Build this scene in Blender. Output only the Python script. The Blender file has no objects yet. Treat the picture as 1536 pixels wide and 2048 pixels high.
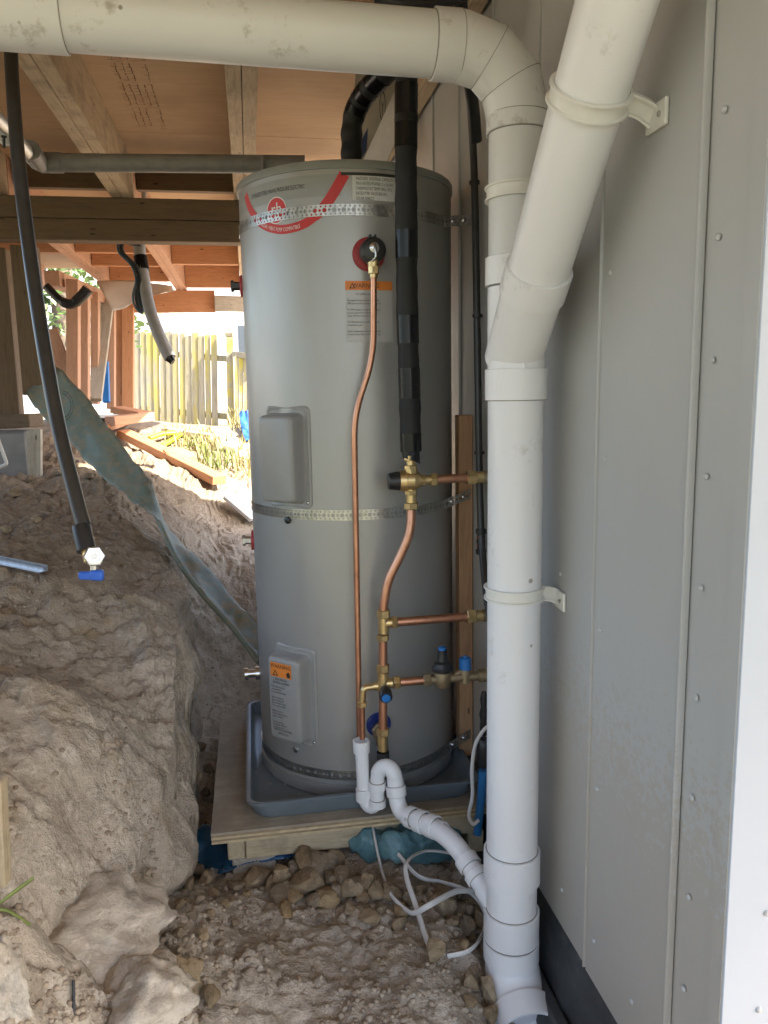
import bpy, bmesh, math, random
import numpy as np
from mathutils import Vector, Matrix
random.seed(7)
R = math.radians
scene = bpy.context.scene
col = scene.collection

# ------------------------------------------------------------------ camera
PITCH, ROLL, FPX, EZ = 0.15443618, 0.01791848, 1543.6, 1.30
_f = Vector((0, math.cos(PITCH), -math.sin(PITCH)))
_u = Vector((0, math.sin(PITCH), math.cos(PITCH)))
_r = Vector((1, 0, 0))
RI = math.cos(ROLL) * _r - math.sin(ROLL) * _u
UP = math.sin(ROLL) * _r + math.cos(ROLL) * _u
EYE = Vector((0, 0, EZ))
cd = bpy.data.cameras.new('camera')
cam = bpy.data.objects.new('camera', cd)
col.objects.link(cam)
cam.matrix_world = Matrix(((RI.x, UP.x, -_f.x, 0), (RI.y, UP.y, -_f.y, 0), (RI.z, UP.z, -_f.z, EZ), (0, 0, 0, 1)))
cd.sensor_fit = 'VERTICAL'
cd.sensor_height = 24
cd.lens = 24 * FPX / 2048
cd.clip_start = 0.02
cd.clip_end = 1000
scene.camera = cam

# ------------------------------------------------------------------ sky, sun, exposure
SUN_TO = Vector((0.97, -0.27, 0)).normalized()
SUN_EL = R(43)
w = bpy.data.worlds.new('World')
scene.world = w
w.use_nodes = True
nt = w.node_tree
bg = nt.nodes['Background']
sky = nt.nodes.new('ShaderNodeTexSky')
sky.sky_type = 'NISHITA'
sky.sun_disc = False
sky.sun_elevation = SUN_EL
sky.sun_rotation = math.atan2(SUN_TO.x, SUN_TO.y)
sky.air_density = 1.0
sky.dust_density = 3.5
sky.ozone_density = 1.0
nt.links.new(sky.outputs[0], bg.inputs[0])
bg.inputs[1].default_value = 0.15
sd_ = bpy.data.lights.new('sun', 'SUN')
sd_.energy = 4.6
sd_.angle = R(0.6)
sd_.color = (1.0, 0.94, 0.84)
sun = bpy.data.objects.new('sun', sd_)
col.objects.link(sun)
sdir = Vector((SUN_TO.x * math.cos(SUN_EL), SUN_TO.y * math.cos(SUN_EL), math.sin(SUN_EL)))
sun.rotation_euler = sdir.to_track_quat('Z', 'Y').to_euler()
sun.location = (3, -2, 6)
vs = scene.view_settings
vs.view_transform = 'Standard'
vs.look = 'None'
vs.gamma = 1
vs.exposure = 2.14
scene.cycles.use_denoising = True
scene.cycles.max_bounces = 7
scene.cycles.diffuse_bounces = 4
scene.cycles.glossy_bounces = 3
scene.cycles.transmission_bounces = 4
scene.cycles.use_adaptive_sampling = True
scene.cycles.adaptive_threshold = 0.02
scene.cycles.sample_clamp_indirect = 6

# ------------------------------------------------------------------ pixel rays and frames
def ray(px, py):
    return _f + (px - 768) / FPX * RI - (py - 1024) / FPX * UP
def V(px, py, Y):
    d = ray(px, py)
    return EYE + d * (Y / d.y)
def VZ(px, py, Z):
    d = ray(px, py)
    return EYE + d * ((Z - EZ) / d.z)
TH = 0.16906765
WN = Vector((math.cos(TH), math.sin(TH), 0))       # into the wall
WD = Vector((-math.sin(TH), math.cos(TH), 0))      # along the wall, away from the camera
WK = WN.dot(Vector((.3707, 1.5, 0)))
def W(px, py, off=0):
    d = ray(px, py)
    return EYE + d * ((WK - off) / d.dot(WN))
def F(s, d, z):                                     # wall frame -> world
    return WD * s + WN * (WK - d) + Vector((0, 0, z))
def SD(q):
    return q.dot(WD), WK - q.dot(WN)
TX, TY, TR = -.0930, 2.2760, .295
def Tang(px, py, off=0):
    d = ray(px, py); r = TR + off
    a = d.x**2 + d.y**2; b = -2 * (d.x * TX + d.y * TY); c = TX * TX + TY * TY - r * r
    t = (-b - math.sqrt(max(b * b - 4 * a * c, 0))) / 2 / a
    q = EYE + d * t
    return math.atan2(q.x - TX, -(q.y - TY)), q.z
def TP(a, z, off=0):
    r = TR + off
    return Vector((TX + r * math.sin(a), TY - r * math.cos(a), z))

# ------------------------------------------------------------------ materials
MATS = {}
class N:
    def __init__(s, name):
        s.m = bpy.data.materials.new(name); s.m.use_nodes = True
        s.t = s.m.node_tree; s.b = s.t.nodes['Principled BSDF']
        s.out = s.t.nodes['Material Output']
        MATS[name] = s.m
    def n(s, typ, **kw):
        o = s.t.nodes.new('ShaderNode' + typ)
        for k, v in kw.items():
            if hasattr(o, k): setattr(o, k, v)
            else: o.inputs[k].default_value = v
        return o
    def l(s, a, b): s.t.links.new(a, b)
    def coord(s, kind='Object', scale=(1, 1, 1), rot=(0, 0, 0), rand=True):
        tc = s.n('TexCoord'); mp = s.n('Mapping')
        mp.inputs['Scale'].default_value = scale; mp.inputs['Rotation'].default_value = rot
        src = tc.outputs[kind]
        if rand:
            oi = s.n('ObjectInfo'); mul = s.n('VectorMath', operation='MULTIPLY_ADD')
            s.l(oi.outputs['Random'], mul.inputs[0]); mul.inputs[1].default_value = (17, 31, 23)
            s.l(src, mul.inputs[2]); src = mul.outputs[0]
        s.l(src, mp.inputs[0]); return mp.outputs[0]
    def noise(s, vec, scale, detail=4, rough=.55, dist=0):
        o = s.n('TexNoise'); o.inputs['Scale'].default_value = scale; o.inputs['Detail'].default_value = detail
        o.inputs['Roughness'].default_value = rough; o.inputs['Distortion'].default_value = dist
        s.l(vec, o.inputs['Vector']); return o.outputs['Fac']
    def ramp(s, fac, stops, interp='LINEAR'):
        o = s.n('ValToRGB'); o.color_ramp.interpolation = interp
        e = o.color_ramp.elements
        while len(e) < len(stops): e.new(.5)
        for k, (p, c) in enumerate(stops):
            e[k].position = p; e[k].color = (*c, 1) if len(c) == 3 else c
        s.l(fac, o.inputs[0]); return o.outputs[0]
    def mix(s, fac, a, b, mode='MIX'):
        o = s.n('Mix', data_type='RGBA', blend_type=mode)
        for i, v in ((0, fac), (6, a), (7, b)):
            if hasattr(v, 'is_linked'): s.l(v, o.inputs[i])
            else: o.inputs[i].default_value = v if i == 0 else (*v, 1)
        return o.outputs[2]
    def bump(s, h, strength=.3, dist=.002):
        o = s.n('Bump'); o.inputs['Strength'].default_value = strength; o.inputs['Distance'].default_value = dist
        s.l(h, o.inputs['Height']); s.l(o.outputs[0], s.b.inputs['Normal'])
    def set(s, **kw):
        for k, v in kw.items():
            s.b.inputs[k.replace('_', ' ')].default_value = (*v, 1) if isinstance(v, tuple) else v
    def color(s, c):
        if hasattr(c, 'is_linked'): s.l(c, s.b.inputs['Base Color'])
        else: s.b.inputs['Base Color'].default_value = (*c, 1)

def simple(name, c, rough=.5, metal=0, var=.12, scale=30, bump=0, spec=None):
    m = N(name); v = m.coord()
    f = m.noise(v, scale, 5)
    lo = tuple(x * (1 - var) for x in c); hi = tuple(min(1, x * (1 + var)) for x in c)
    m.color(m.ramp(f, [(.3, lo), (.7, hi)])); m.set(Roughness=rough, Metallic=metal)
    if spec is not None: m.b.inputs['Specular IOR Level'].default_value = spec
    if bump: m.bump(f, bump, .003)
    return m.m

def wood(name, c, dark, rough=.75, dirt=0.0):
    m = N(name)
    v = m.coord('Object', (1.2, 16, 16))
    g = m.noise(v, 6, 6, .65, 1.2)
    v2 = m.coord('Object', (3, 60, 60)); g2 = m.noise(v2, 9, 3)
    base = m.ramp(g, [(.28, dark), (.5, c), (.75, tuple(min(1, x * 1.18) for x in c))])
    base = m.mix(.25, base, m.ramp(g2, [(.3, dark), (.7, c)]))
    v3 = m.coord('Object', (3, 9, 9)); k = m.n('TexVoronoi'); k.inputs['Scale'].default_value = 2.2; m.l(v3, k.inputs['Vector'])
    kn = m.ramp(k.outputs['Distance'], [(.05, (1, 1, 1)), (.11, (0, 0, 0))])
    base = m.mix(kn, base, tuple(x * .35 for x in dark))
    v4 = m.coord('Object', (1, 1, 1)); s = m.noise(v4, 7, 6, .7)
    st = m.ramp(s, [(.48, (0, 0, 0)), (.66, (1, 1, 1))])
    if dirt: base = m.mix(m.mix(dirt, (0, 0, 0), st), base, (.16, .12, .085))
    m.color(base); m.set(Roughness=rough); m.bump(g2, .35, .0012)
    return m.m

wood('pine_yellow', (.50, .38, .24), (.31, .21, .12), dirt=.5)  # yellowish pine with some dirt
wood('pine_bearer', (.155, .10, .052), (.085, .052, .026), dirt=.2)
wood('pine_orange', (.55, .27, .13), (.36, .15, .065))
wood('pine_pink', (.52, .30, .19), (.36, .18, .10))
wood('pine_stud', (.42, .245, .13), (.28, .145, .07))
wood('pine_pallet', (.50, .41, .27), (.36, .27, .155), dirt=.55)
wood('pine_grey', (.46, .41, .33), (.28, .235, .175), dirt=.3)

def m_plyceil():
    m = N('ply_ceiling'); v = m.coord('Object', (14, 1.6, 8)); g = m.noise(v, 3, 6, .6, 1)
    c = m.ramp(g, [(.3, (.44, .285, .16)), (.7, (.50, .335, .19))])
    b = m.noise(m.coord('Object', (1, 1, 1)), 3, 4); c = m.mix(m.ramp(b, [(.5, (0, 0, 0)), (.8, (.5, .5, .5))]), c, (.30, .18, .10))
    m.color(c); m.set(Roughness=.8)
m_plyceil()
def m_plybase():
    m = N('ply_base'); v = m.coord('Object', (2.5, 20, 8)); g = m.noise(v, 3, 6, .6, .6)
    c = m.ramp(g, [(.3, (.33, .285, .215)), (.7, (.44, .385, .295))])
    d = m.noise(m.coord('Object', (1, 1, 1)), 9, 8, .7)
    c = m.mix(m.ramp(d, [(.42, (.75, .75, .75)), (.62, (0, 0, 0))]), c, (.27, .225, .165))
    m.color(c); m.set(Roughness=.85); m.bump(d, .3, .001)
m_plybase()
simple('ply_edge_light', (.52, .42, .26), .85, var=.2, scale=40)
simple('ply_edge_dark', (.30, .22, .13), .85, var=.25, scale=40)

def m_pvc(name, c, dirt=.25, seam=True):
    m = N(name); v = m.coord('Object', (1, 1, 1))
    s = m.noise(v, 11, 8, .72); s2 = m.noise(v, 2.2, 4)
    base = m.ramp(s2, [(.3, tuple(x * .95 for x in c)), (.7, c)])
    sm = m.ramp(s, [(.60, (0, 0, 0)), (.70, (dirt, dirt, dirt))])
    base = m.mix(sm, base, (.33, .29, .22))
    vo = m.n('TexVoronoi'); vo.inputs['Scale'].default_value = 9; m.l(v, vo.inputs['Vector'])
    sp = m.ramp(vo.outputs['Distance'], [(.035, (dirt * 2.2, dirt * 2.2, dirt * 2.2)), (.055, (0, 0, 0))])
    base = m.mix(sp, base, (.28, .24, .19))
    sc = m.noise(m.coord('Object', (26, 26, 3)), 4, 5, .6); base = m.mix(m.ramp(sc, [(.70, (0, 0, 0)), (.76, (.3, .3, .3))]), base, (.45, .43, .40))
    m.color(base); m.set(Roughness=.36); m.b.inputs['Coat Weight'].default_value = .08; m.b.inputs['Coat Roughness'].default_value = .2
    rr = m.ramp(s, [(.3, (.30, .30, .30)), (.75, (.5, .5, .5))]); m.l(rr, m.b.inputs['Roughness'])
m_pvc('pvc_white', (.82, .815, .81), .38)
m_pvc('pvc_upper', (.68, .675, .65), .75)  # duller, warmer and more smudged white for the upper pipes
m_pvc('pvc_drain', (.84, .84, .835), .2)
simple('pvc_cream', (.76, .745, .68), .38, var=.03)
simple('pvc_grey', (.20, .19, .17), .5, var=.15)

def m_tank():
    m = N('tank_paint'); v = m.coord('Object', (1, 1, 1), rand=False)
    s = m.noise(v, 3, 5, .6); c = m.ramp(s, [(.3, (.365, .362, .348)), (.7, (.395, .391, .377))])
    d = m.noise(m.coord('Object', (1, 1, .35), rand=False), 7, 8, .75); c = m.mix(m.ramp(d, [(.62, (0, 0, 0)), (.8, (.35, .35, .35))]), c, (.27, .245, .20))
    m.color(c); m.set(Metallic=.42); m.b.inputs['Specular IOR Level'].default_value = .6; m.l(m.ramp(d, [(.3, (.30, .30, .30)), (.8, (.44, .44, .44))]), m.b.inputs['Roughness'])
    m.bump(m.noise(v, 2.2, 2), .15, .01)
m_tank()
simple('cover_plastic', (.29, .287, .272), .3, var=.04, scale=12)
simple('cap_paint', (.27, .285, .27), .4, var=.06)
simple('label_grey', (.30, .31, .295), .35, var=.03)
simple('label_white', (.62, .62, .60), .45, var=.04)
def m_clear():
    m = N('label_clear'); m.color((.46, .46, .455)); m.set(Roughness=.25)
m_clear()
simple('ink_black', (.025, .025, .025), .5, var=.1)
simple('ink_red', (.55, .035, .035), .4, var=.06)
simple('ink_white', (.75, .75, .74), .4, var=.02)
simple('ink_orange', (.72, .22, .035), .45, var=.05)
simple('ink_blue', (.04, .06, .16), .5, var=.1)
def m_copper():
    m = N('copper'); v = m.coord('Object', (1, 1, .25)); s = m.noise(v, 40, 5, .65); b = m.noise(m.coord(), 8, 5, .7)
    c = m.ramp(s, [(.3, (.52, .24, .145)), (.7, (.70, .37, .24))]); c = m.mix(m.ramp(b, [(.5, (0, 0, 0)), (.75, (.8, .8, .8))]), c, (.33, .15, .09))
    m.color(c); m.set(Metallic=.92, Roughness=.34); m.l(m.ramp(b, [(.3, (.26, .26, .26)), (.7, (.48, .48, .48))]), m.b.inputs['Roughness'])
m_copper()
def m_brass(name, c, r):
    m = N(name); s = m.noise(m.coord(), 60, 5, .7); m.color(m.ramp(s, [(.3, tuple(x * .7 for x in c)), (.7, c)])); m.set(Metallic=.95, Roughness=r)
    m.bump(s, .25, .0006)
m_brass('brass', (.80, .60, .30), .34)
m_brass('brass_cast', (.50, .40, .26), .55)
m_brass('chrome', (.62, .62, .62), .22)
m_brass('galvanised', (.62, .62, .60), .42)
m_brass('aluminium', (.78, .78, .78), .38)
def m_strap():
    m = N('strap_steel'); tc = m.n('TexCoord'); uv = tc.outputs['UV']
    sep = m.n('SeparateXYZ'); m.l(uv, sep.inputs[0])
    def dots(period, phase, row, rad):
        a = m.n('Math', operation='MULTIPLY_ADD'); m.l(sep.outputs[0], a.inputs[0]); a.inputs[1].default_value = 1 / period; a.inputs[2].default_value = phase
        f = m.n('Math', operation='FRACT'); m.l(a.outputs[0], f.inputs[0])
        b = m.n('Math', operation='MULTIPLY_ADD'); m.l(f.outputs[0], b.inputs[0]); b.inputs[1].default_value = period; b.inputs[2].default_value = -period / 2
        c = m.n('Math', operation='SUBTRACT'); m.l(sep.outputs[1], c.inputs[0]); c.inputs[1].default_value = row
        cb = m.n('CombineXYZ'); m.l(b.outputs[0], cb.inputs[0]); m.l(c.outputs[0], cb.inputs[1])
        ln = m.n('VectorMath', operation='LENGTH'); m.l(cb.outputs[0], ln.inputs[0])
        g = m.n('Math', operation='LESS_THAN'); m.l(ln.outputs['Value'], g.inputs[0]); g.inputs[1].default_value = rad
        return g.outputs[0]
    acc = None
    for args in ((.024, 0, 0, .0054), (.024, .5, 0, .0034), (.012, .25, .0090, .0025), (.012, .25, -.0090, .0025)):
        d = dots(*args)
        if acc is None: acc = d
        else:
            o = m.n('Math', operation='MAXIMUM'); m.l(acc, o.inputs[0]); m.l(d, o.inputs[1]); acc = o.outputs[0]
    s = m.noise(m.coord('Object', (1, 1, 1)), 30, 5, .7)
    m.color(m.ramp(s, [(.3, (.42, .41, .38)), (.7, (.70, .69, .65))])); m.set(Metallic=.95, Roughness=.28)
    tr = m.n('BsdfTransparent'); mx = m.n('MixShader'); m.l(acc, mx.inputs[0]); m.l(m.b.outputs[0], mx.inputs[1]); m.l(tr.outputs[0], mx.inputs[2]); m.l(mx.outputs[0], m.out.inputs[0])
m_strap()
simple('black_plastic', (.018, .018, .019), .38, var=.2)
def m_foam():
    m = N('black_foam'); s = m.noise(m.coord('Object', (1, 1, .5)), 18, 6, .7); m.color(m.ramp(s, [(.3, (.005, .005, .005)), (.75, (.012, .0115, .011))])); m.set(Roughness=.62); m.bump(s, .5, .004)
m_foam()
def m_tape():
    m = N('pvc_tape'); s = m.noise(m.coord('Object', (1, 1, 1)), 35, 4, .6); m.color((.006, .006, .0065)); m.set(Roughness=.24); m.b.inputs['Specular IOR Level'].default_value = .35; m.bump(s, .12, .003)
m_tape()
simple('poly_pipe', (.030, .028, .026), .32, var=.2)
simple('grey_conduit', (.30, .28, .25), .5, var=.12)
simple('blue_plastic', (.02, .10, .48), .35, var=.08)
simple('blue_pipe', (.03, .18, .42), .4, var=.1)
simple('blue_cap', (.02, .17, .50), .4, var=.06)
simple('navy_plastic', (.012, .03, .18), .4, var=.1)
simple('red_rubber', (.36, .035, .04), .5, var=.12)
simple('cable_white', (.66, .64, .61), .42, var=.08)
simple('cable_black', (.02, .022, .026), .45)
simple('cable_teal', (.05, .11, .15), .45)
def m_wall():
    m = N('wall_steel'); v = m.coord('Object', (1, 1, 1), rand=False); s = m.noise(v, 1.4, 4, .5); d = m.noise(v, 26, 7, .75)
    c = m.ramp(s, [(.3, (.425, .423, .405)), (.7, (.445, .443, .426))]); c = m.mix(m.ramp(d, [(.66, (0, 0, 0)), (.8, (.25, .25, .25))]), c, (.31, .295, .265))
    sp = m.n('SeparateXYZ'); m.l(v, sp.inputs[0]); f2 = m.noise(v, 60, 6, .8); ad = m.n('Math', operation='MULTIPLY_ADD'); m.l(f2, ad.inputs[0]); ad.inputs[1].default_value = -1.3; m.l(sp.outputs[2], ad.inputs[2])
    c = m.mix(m.ramp(ad.outputs[0], [(0.0, (.55, .55, .55)), (.0001, (.45, .45, .45)), (.06, (0, 0, 0))]), c, (.40, .345, .27))
    sk = m.noise(m.coord('Object', (9, 9, .7), rand=False), 3, 6, .7); c = m.mix(m.ramp(sk, [(.62, (0, 0, 0)), (.80, (.16, .16, .16))]), c, (.31, .295, .26))
    m.color(c); m.set(Roughness=.4); m.l(m.ramp(d, [(.3, (.34, .34, .34)), (.7, (.48, .48, .48))]), m.b.inputs['Roughness'])
    m.bump(m.noise(v, 3.0, 3), .22, .012)
m_wall()
simple('wall_end', (.46, .50, .56), .4, var=.03, scale=3)
simple('screw_paint', (.50, .50, .485), .3, var=.05)
def m_found():
    m = N('foundation_black'); v = m.coord(); s = m.noise(v, 9, 9, .75); c = m.ramp(s, [(.35, (.028, .030, .032)), (.58, (.06, .062, .064)), (.74, (.17, .16, .145))])
    m.color(c); m.set(Roughness=.6); m.bump(s, .4, .004)
m_found()
simple('concrete', (.30, .285, .26), .9, var=.3, scale=14, bump=.5)
simple('foam_grey', (.27, .26, .245), .85, var=.2, scale=9)

def m_dirt(name, cols, sc=1.0, bs=1.0, bd=.008, soil_light_tint=False):
    m = N(name); v = m.coord('Object', (1, 1, 1), rand=False)
    vs_ = m.coord('Object', (1.0, 2.6, 3.2), (R(18), R(24), R(32)), rand=False)
    a = m.noise(v, 2.3 * sc, 3, .6); b = m.noise(v, 17 * sc, 6, .72, .4); c_ = m.noise(v, 95 * sc, 4, .7); st = m.noise(vs_, 12 * sc, 5, .7, .8)
    c = m.ramp(a, [(.32, cols[0]), (.52, cols[1]), (.72, cols[2])])
    c = m.mix(m.ramp(b, [(.36, (.6, .6, .6)), (.52, (0, 0, 0))]), c, tuple(x * .66 for x in cols[0]))
    c = m.mix(m.ramp(st, [(.5, (0, 0, 0)), (.72, (.65, .65, .65))]), c, tuple(min(1, x * 1.25) for x in cols[2]))
    c = m.mix(m.ramp(c_, [(.33, (.5, .5, .5)), (.47, (0, 0, 0))]), c, tuple(x * .6 for x in cols[1]))
    ye = m.noise(v, 6.3 * sc, 4, .6); c = m.mix(m.ramp(ye, [(.60, (0, 0, 0)), (.74, (.6, .6, .6))]), c, (.42, .31, .16))
    if not soil_light_tint and sc < .2:
        oi = m.n('ObjectInfo'); c = m.mix(1.0, c, m.ramp(oi.outputs['Random'], [(0, (.72, .68, .62)), (.5, (1, 1, 1)), (.8, (.92, .84, .70)), (1, (1.12, 1.1, 1.06))]), 'MULTIPLY')
    if soil_light_tint:                                           # browner high up: soil tone plus dimmer sky light in the colour
        s0 = m.n('SeparateXYZ'); m.l(v, s0.inputs[0]); hz = m.n('Math', operation='MULTIPLY_ADD'); m.l(b, hz.inputs[0]); hz.inputs[1].default_value = .35; m.l(s0.outputs[2], hz.inputs[2])
        c = m.mix(m.ramp(hz.outputs[0], [(.74, (0, 0, 0)), (1.05, (.75, .75, .75))]), c, m.ramp(st, [(.3, (.17, .12, .075)), (.7, (.31, .235, .155))]))
    if soil_light_tint:                                           # unseen grass tone added behind the camera to dim and tint bounced light
        sp_ = m.n('SeparateXYZ'); m.l(v, sp_.inputs[0]); ad = m.n('Math', operation='MULTIPLY_ADD'); m.l(a, ad.inputs[0]); ad.inputs[1].default_value = 1.2; m.l(sp_.outputs[1], ad.inputs[2])
        gr = m.ramp(b, [(.3, (.10, .10, .062)), (.7, (.17, .165, .105))]); c = m.mix(m.ramp(ad.outputs[0], [(.25, (1, 1, 1)), (.55, (0, 0, 0))]), c, gr)
    m.color(c); m.set(Roughness=.95); m.b.inputs['Specular IOR Level'].default_value = .15
    h = m.n('Math', operation='MULTIPLY_ADD'); m.l(b, h.inputs[0]); h.inputs[1].default_value = 1.0; m.l(c_, h.inputs[2])
    h2 = m.n('Math', operation='MULTIPLY_ADD'); m.l(st, h2.inputs[0]); h2.inputs[1].default_value = .9; m.l(h.outputs[0], h2.inputs[2])
    m.bump(h2.outputs[0], bs, bd)
    return m.m
m_dirt('dirt', ((.40, .335, .26), (.53, .455, .365), (.62, .55, .46)), soil_light_tint=True)
m_dirt('rock_pale', ((.47, .405, .325), (.56, .49, .40), (.63, .57, .48)), .22, .5, .01)
m_dirt('rock_tan', ((.27, .20, .125), (.37, .285, .185), (.46, .375, .26)), .12, .45, .006)
m_dirt('rock_brown', ((.235, .18, .125), (.31, .245, .175), (.38, .31, .225)), .12, .45, .006)
def m_gravel():
    m = N('gravel'); oi = m.n('NewGeometry'); c = m.ramp(oi.outputs['Random Per Island'], [(0, (.27, .21, .15)), (.5, (.38, .31, .235)), (.85, (.42, .345, .26)), (1, (.46, .385, .295))])
    m.color(c); m.set(Roughness=.95)
m_gravel()
def m_geo():
    m = N('teal_cloth'); v = m.coord('Object', (1, 1, 1), rand=False); a = m.noise(v, 5, 7, .7); b = m.noise(v, 26, 8, .75)
    c = m.ramp(a, [(.35, (.15, .195, .16)), (.65, (.215, .26, .215))]); c = m.mix(m.ramp(b, [(.47, (0, 0, 0)), (.60, (.9, .9, .9))]), c, (.28, .24, .16))
    m.color(c); m.set(Roughness=.62); m.bump(b, .3, .003)
m_geo()
def m_film(name, c, tr):
    m = N(name); v = m.coord('Object', (1, 1, 1), rand=False); a = m.noise(v, 14, 6, .65, .8); m.color(m.ramp(a, [(.3, tuple(x * .65 for x in c)), (.7, c)]))
    m.set(Roughness=.24); m.b.inputs['Transmission Weight'].default_value = tr; m.bump(a, .8, .01)
m_film('blue_film', (.02, .085, .15), .15)
m_film('teal_film', (.15, .30, .33), .2)
def m_mesh():
    m = N('mesh_blue'); m.color((.02, .085, .19)); m.set(Roughness=.4); v = m.n('TexVoronoi'); v.inputs['Scale'].default_value = 110; v.inputs['Randomness'].default_value = .15; m.l(m.coord('Object', (1, 1, 1), rand=False), v.inputs['Vector'])
    g = m.n('Math', operation='LESS_THAN'); m.l(v.outputs['Distance'], g.inputs[0]); g.inputs[1].default_value = .36
    tr = m.n('BsdfTransparent'); mx = m.n('MixShader'); m.l(g.outputs[0], mx.inputs[0]); m.l(m.b.outputs[0], mx.inputs[1]); m.l(tr.outputs[0], mx.inputs[2]); m.l(mx.outputs[0], m.out.inputs[0])
m_mesh()
def m_leaf(name, c):
    m = N(name); s = m.noise(m.coord(), 20, 3); m.color(m.ramp(s, [(.3, tuple(x * .7 for x in c)), (.7, c)])); m.set(Roughness=.5)
m_leaf('grass_green', (.20, .25, .06)); m_leaf('grass_dry', (.40, .36, .14)); m_leaf('leaf_green', (.09, .15, .035))
def m_fence():
    m = N('fence_wood'); v = m.coord('Object', (14, 14, 1)); g = m.noise(v, 4, 6, .6); oi = m.n('ObjectInfo')
    c = m.ramp(g, [(.3, (.20, .18, .13)), (.7, (.32, .29, .22))])
    l = m.noise(m.coord('Object', (3, 3, .8)), 1.6, 6, .7); lf = m.ramp(l, [(.42, (0, 0, 0)), (.60, (.9, .9, .9))])
    rr = m.ramp(oi.outputs['Random'], [(.1, (.15, .15, .15)), (.7, (1, 1, 1))]); fac = m.mix(1.0, lf, rr, 'MULTIPLY')
    c = m.mix(fac, c, (.36, .30, .035)); m.color(c); m.set(Roughness=.9)
m_fence()
simple('yellow_grip', (.55, .62, .03), .4, var=.06)
simple('paper_white', (.66, .63, .57), .7, var=.08, scale=8)
simple('paint_white', (.80, .80, .80), .6, var=.04)
simple('window_dark', (.10, .12, .14), .1, var=.1)
simple('tray_plastic', (.155, .185, .205), .38, var=.07, scale=14)
simple('tarp_blue', (.03, .14, .50), .45, var=.2)
simple('carton', (.50, .45, .38), .8, var=.06, scale=9)
simple('carton_white', (.70, .68, .66), .6, var=.06)
simple('seam_dirt', (.26, .24, .20), .8, var=.3)
simple('stamp_ink', (.22, .115, .055), .8, var=.2)
simple('bark', (.16, .125, .09), .9, var=.35, scale=20, bump=.6)

# ------------------------------------------------------------------ mesh helpers
WM = {}
class MB:
    def __init__(s): s.v = []; s.f = []; s.uv = None
    def add(s, vs, fs):
        o = len(s.v); s.v += [tuple(p) for p in vs]; s.f += [tuple(i + o for i in f) for f in fs]; return s
    def box(s, M, sx, sy, sz, b=0.0):
        hx, hy, hz = sx / 2, sy / 2, sz / 2
        if b <= 0:
            vs = [Vector((x, y, z)) for x in (-hx, hx) for y in (-hy, hy) for z in (-hz, hz)]
            fs = [(0, 1, 3, 2), (4, 6, 7, 5), (0, 4, 5, 1), (2, 3, 7, 6), (0, 2, 6, 4), (1, 5, 7, 3)]
        else:
            bm = bmesh.new(); bmesh.ops.create_cube(bm, size=1)
            for q in bm.verts: q.co = Vector((q.co.x * sx, q.co.y * sy, q.co.z * sz))
            bmesh.ops.bevel(bm, geom=bm.edges[:], offset=b, segments=1, affect='EDGES')
            bm.verts.index_update(); vs = [q.co.copy() for q in bm.verts]; fs = [[q.index for q in f.verts] for f in bm.faces]; bm.free()
        return s.add([M @ q for q in vs], fs)
    def tube(s, pts, rad, seg=20, caps=True, flat=1.0, ref=None):
        pts = [Vector(p) for p in pts]; n = len(pts); rs = rad if isinstance(rad, (list, tuple)) else [rad] * n
        tg = [((pts[min(i + 1, n - 1)] - pts[max(i - 1, 0)])).normalized() for i in range(n)]
        a = Vector(ref) if ref else (Vector((0, 0, 1)) if abs(tg[0].z) < .9 else Vector((1, 0, 0)))
        x = (a - tg[0] * a.dot(tg[0])).normalized(); vs = []
        for i in range(n):
            x = (x - tg[i] * x.dot(tg[i])).normalized(); y = tg[i].cross(x)
            for k in range(seg):
                t = 2 * math.pi * k / seg; vs.append(pts[i] + x * (rs[i] * math.cos(t)) + y * (rs[i] * flat * math.sin(t)))
        fs = []
        for i in range(n - 1):
            for k in range(seg):
                k2 = (k + 1) % seg; fs.append((i * seg + k, i * seg + k2, (i + 1) * seg + k2, (i + 1) * seg + k))
        if caps: fs.append(tuple(range(seg))[::-1]); fs.append(tuple((n - 1) * seg + k for k in range(seg)))
        return s.add(vs, fs)
    def lathe(s, prof, p0, axis, seg=32, close=False, rot=0.0):
        p0 = Vector(p0); ax = Vector(axis).normalized()
        a = Vector((0, 0, 1)) if abs(ax.z) < .9 else Vector((1, 0, 0))
        x = (a - ax * a.dot(ax)).normalized(); y = ax.cross(x); vs = []
        for t, r in prof:
            for k in range(seg):
                an = 2 * math.pi * k / seg + rot; vs.append(p0 + ax * t + x * (r * math.cos(an)) + y * (r * math.sin(an)))
        n = len(prof); fs = []
        for i in range(n - 1 + (1 if close else 0)):
            j = (i + 1) % n
            for k in range(seg):
                k2 = (k + 1) % seg; fs.append((i * seg + k, i * seg + k2, j * seg + k2, j * seg + k))
        if not close:
            fs.append(tuple(range(seg))[::-1]); fs.append(tuple((n - 1) * seg + k for k in range(seg)))
        return s.add(vs, fs)
    def build(s, name, mat, parent=None, smooth=35, M=None):
        me = bpy.data.meshes.new(name); me.from_pydata(s.v, [], s.f)
        if s.uv:
            l = me.uv_layers.new(name='UVMap'); l.data.foreach_set('uv', [c for i in [lp.vertex_index for lp in me.loops] for c in s.uv[i]])
        me.materials.append(MATS[mat]); me.update()
        bm = bmesh.new(); bm.from_mesh(me); bmesh.ops.recalc_face_normals(bm, faces=bm.faces[:]); bm.to_mesh(me); bm.free()
        if smooth:
            me.shade_smooth(); me.set_sharp_from_angle(angle=R(smooth))
        return link(name, me, parent, M)
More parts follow.
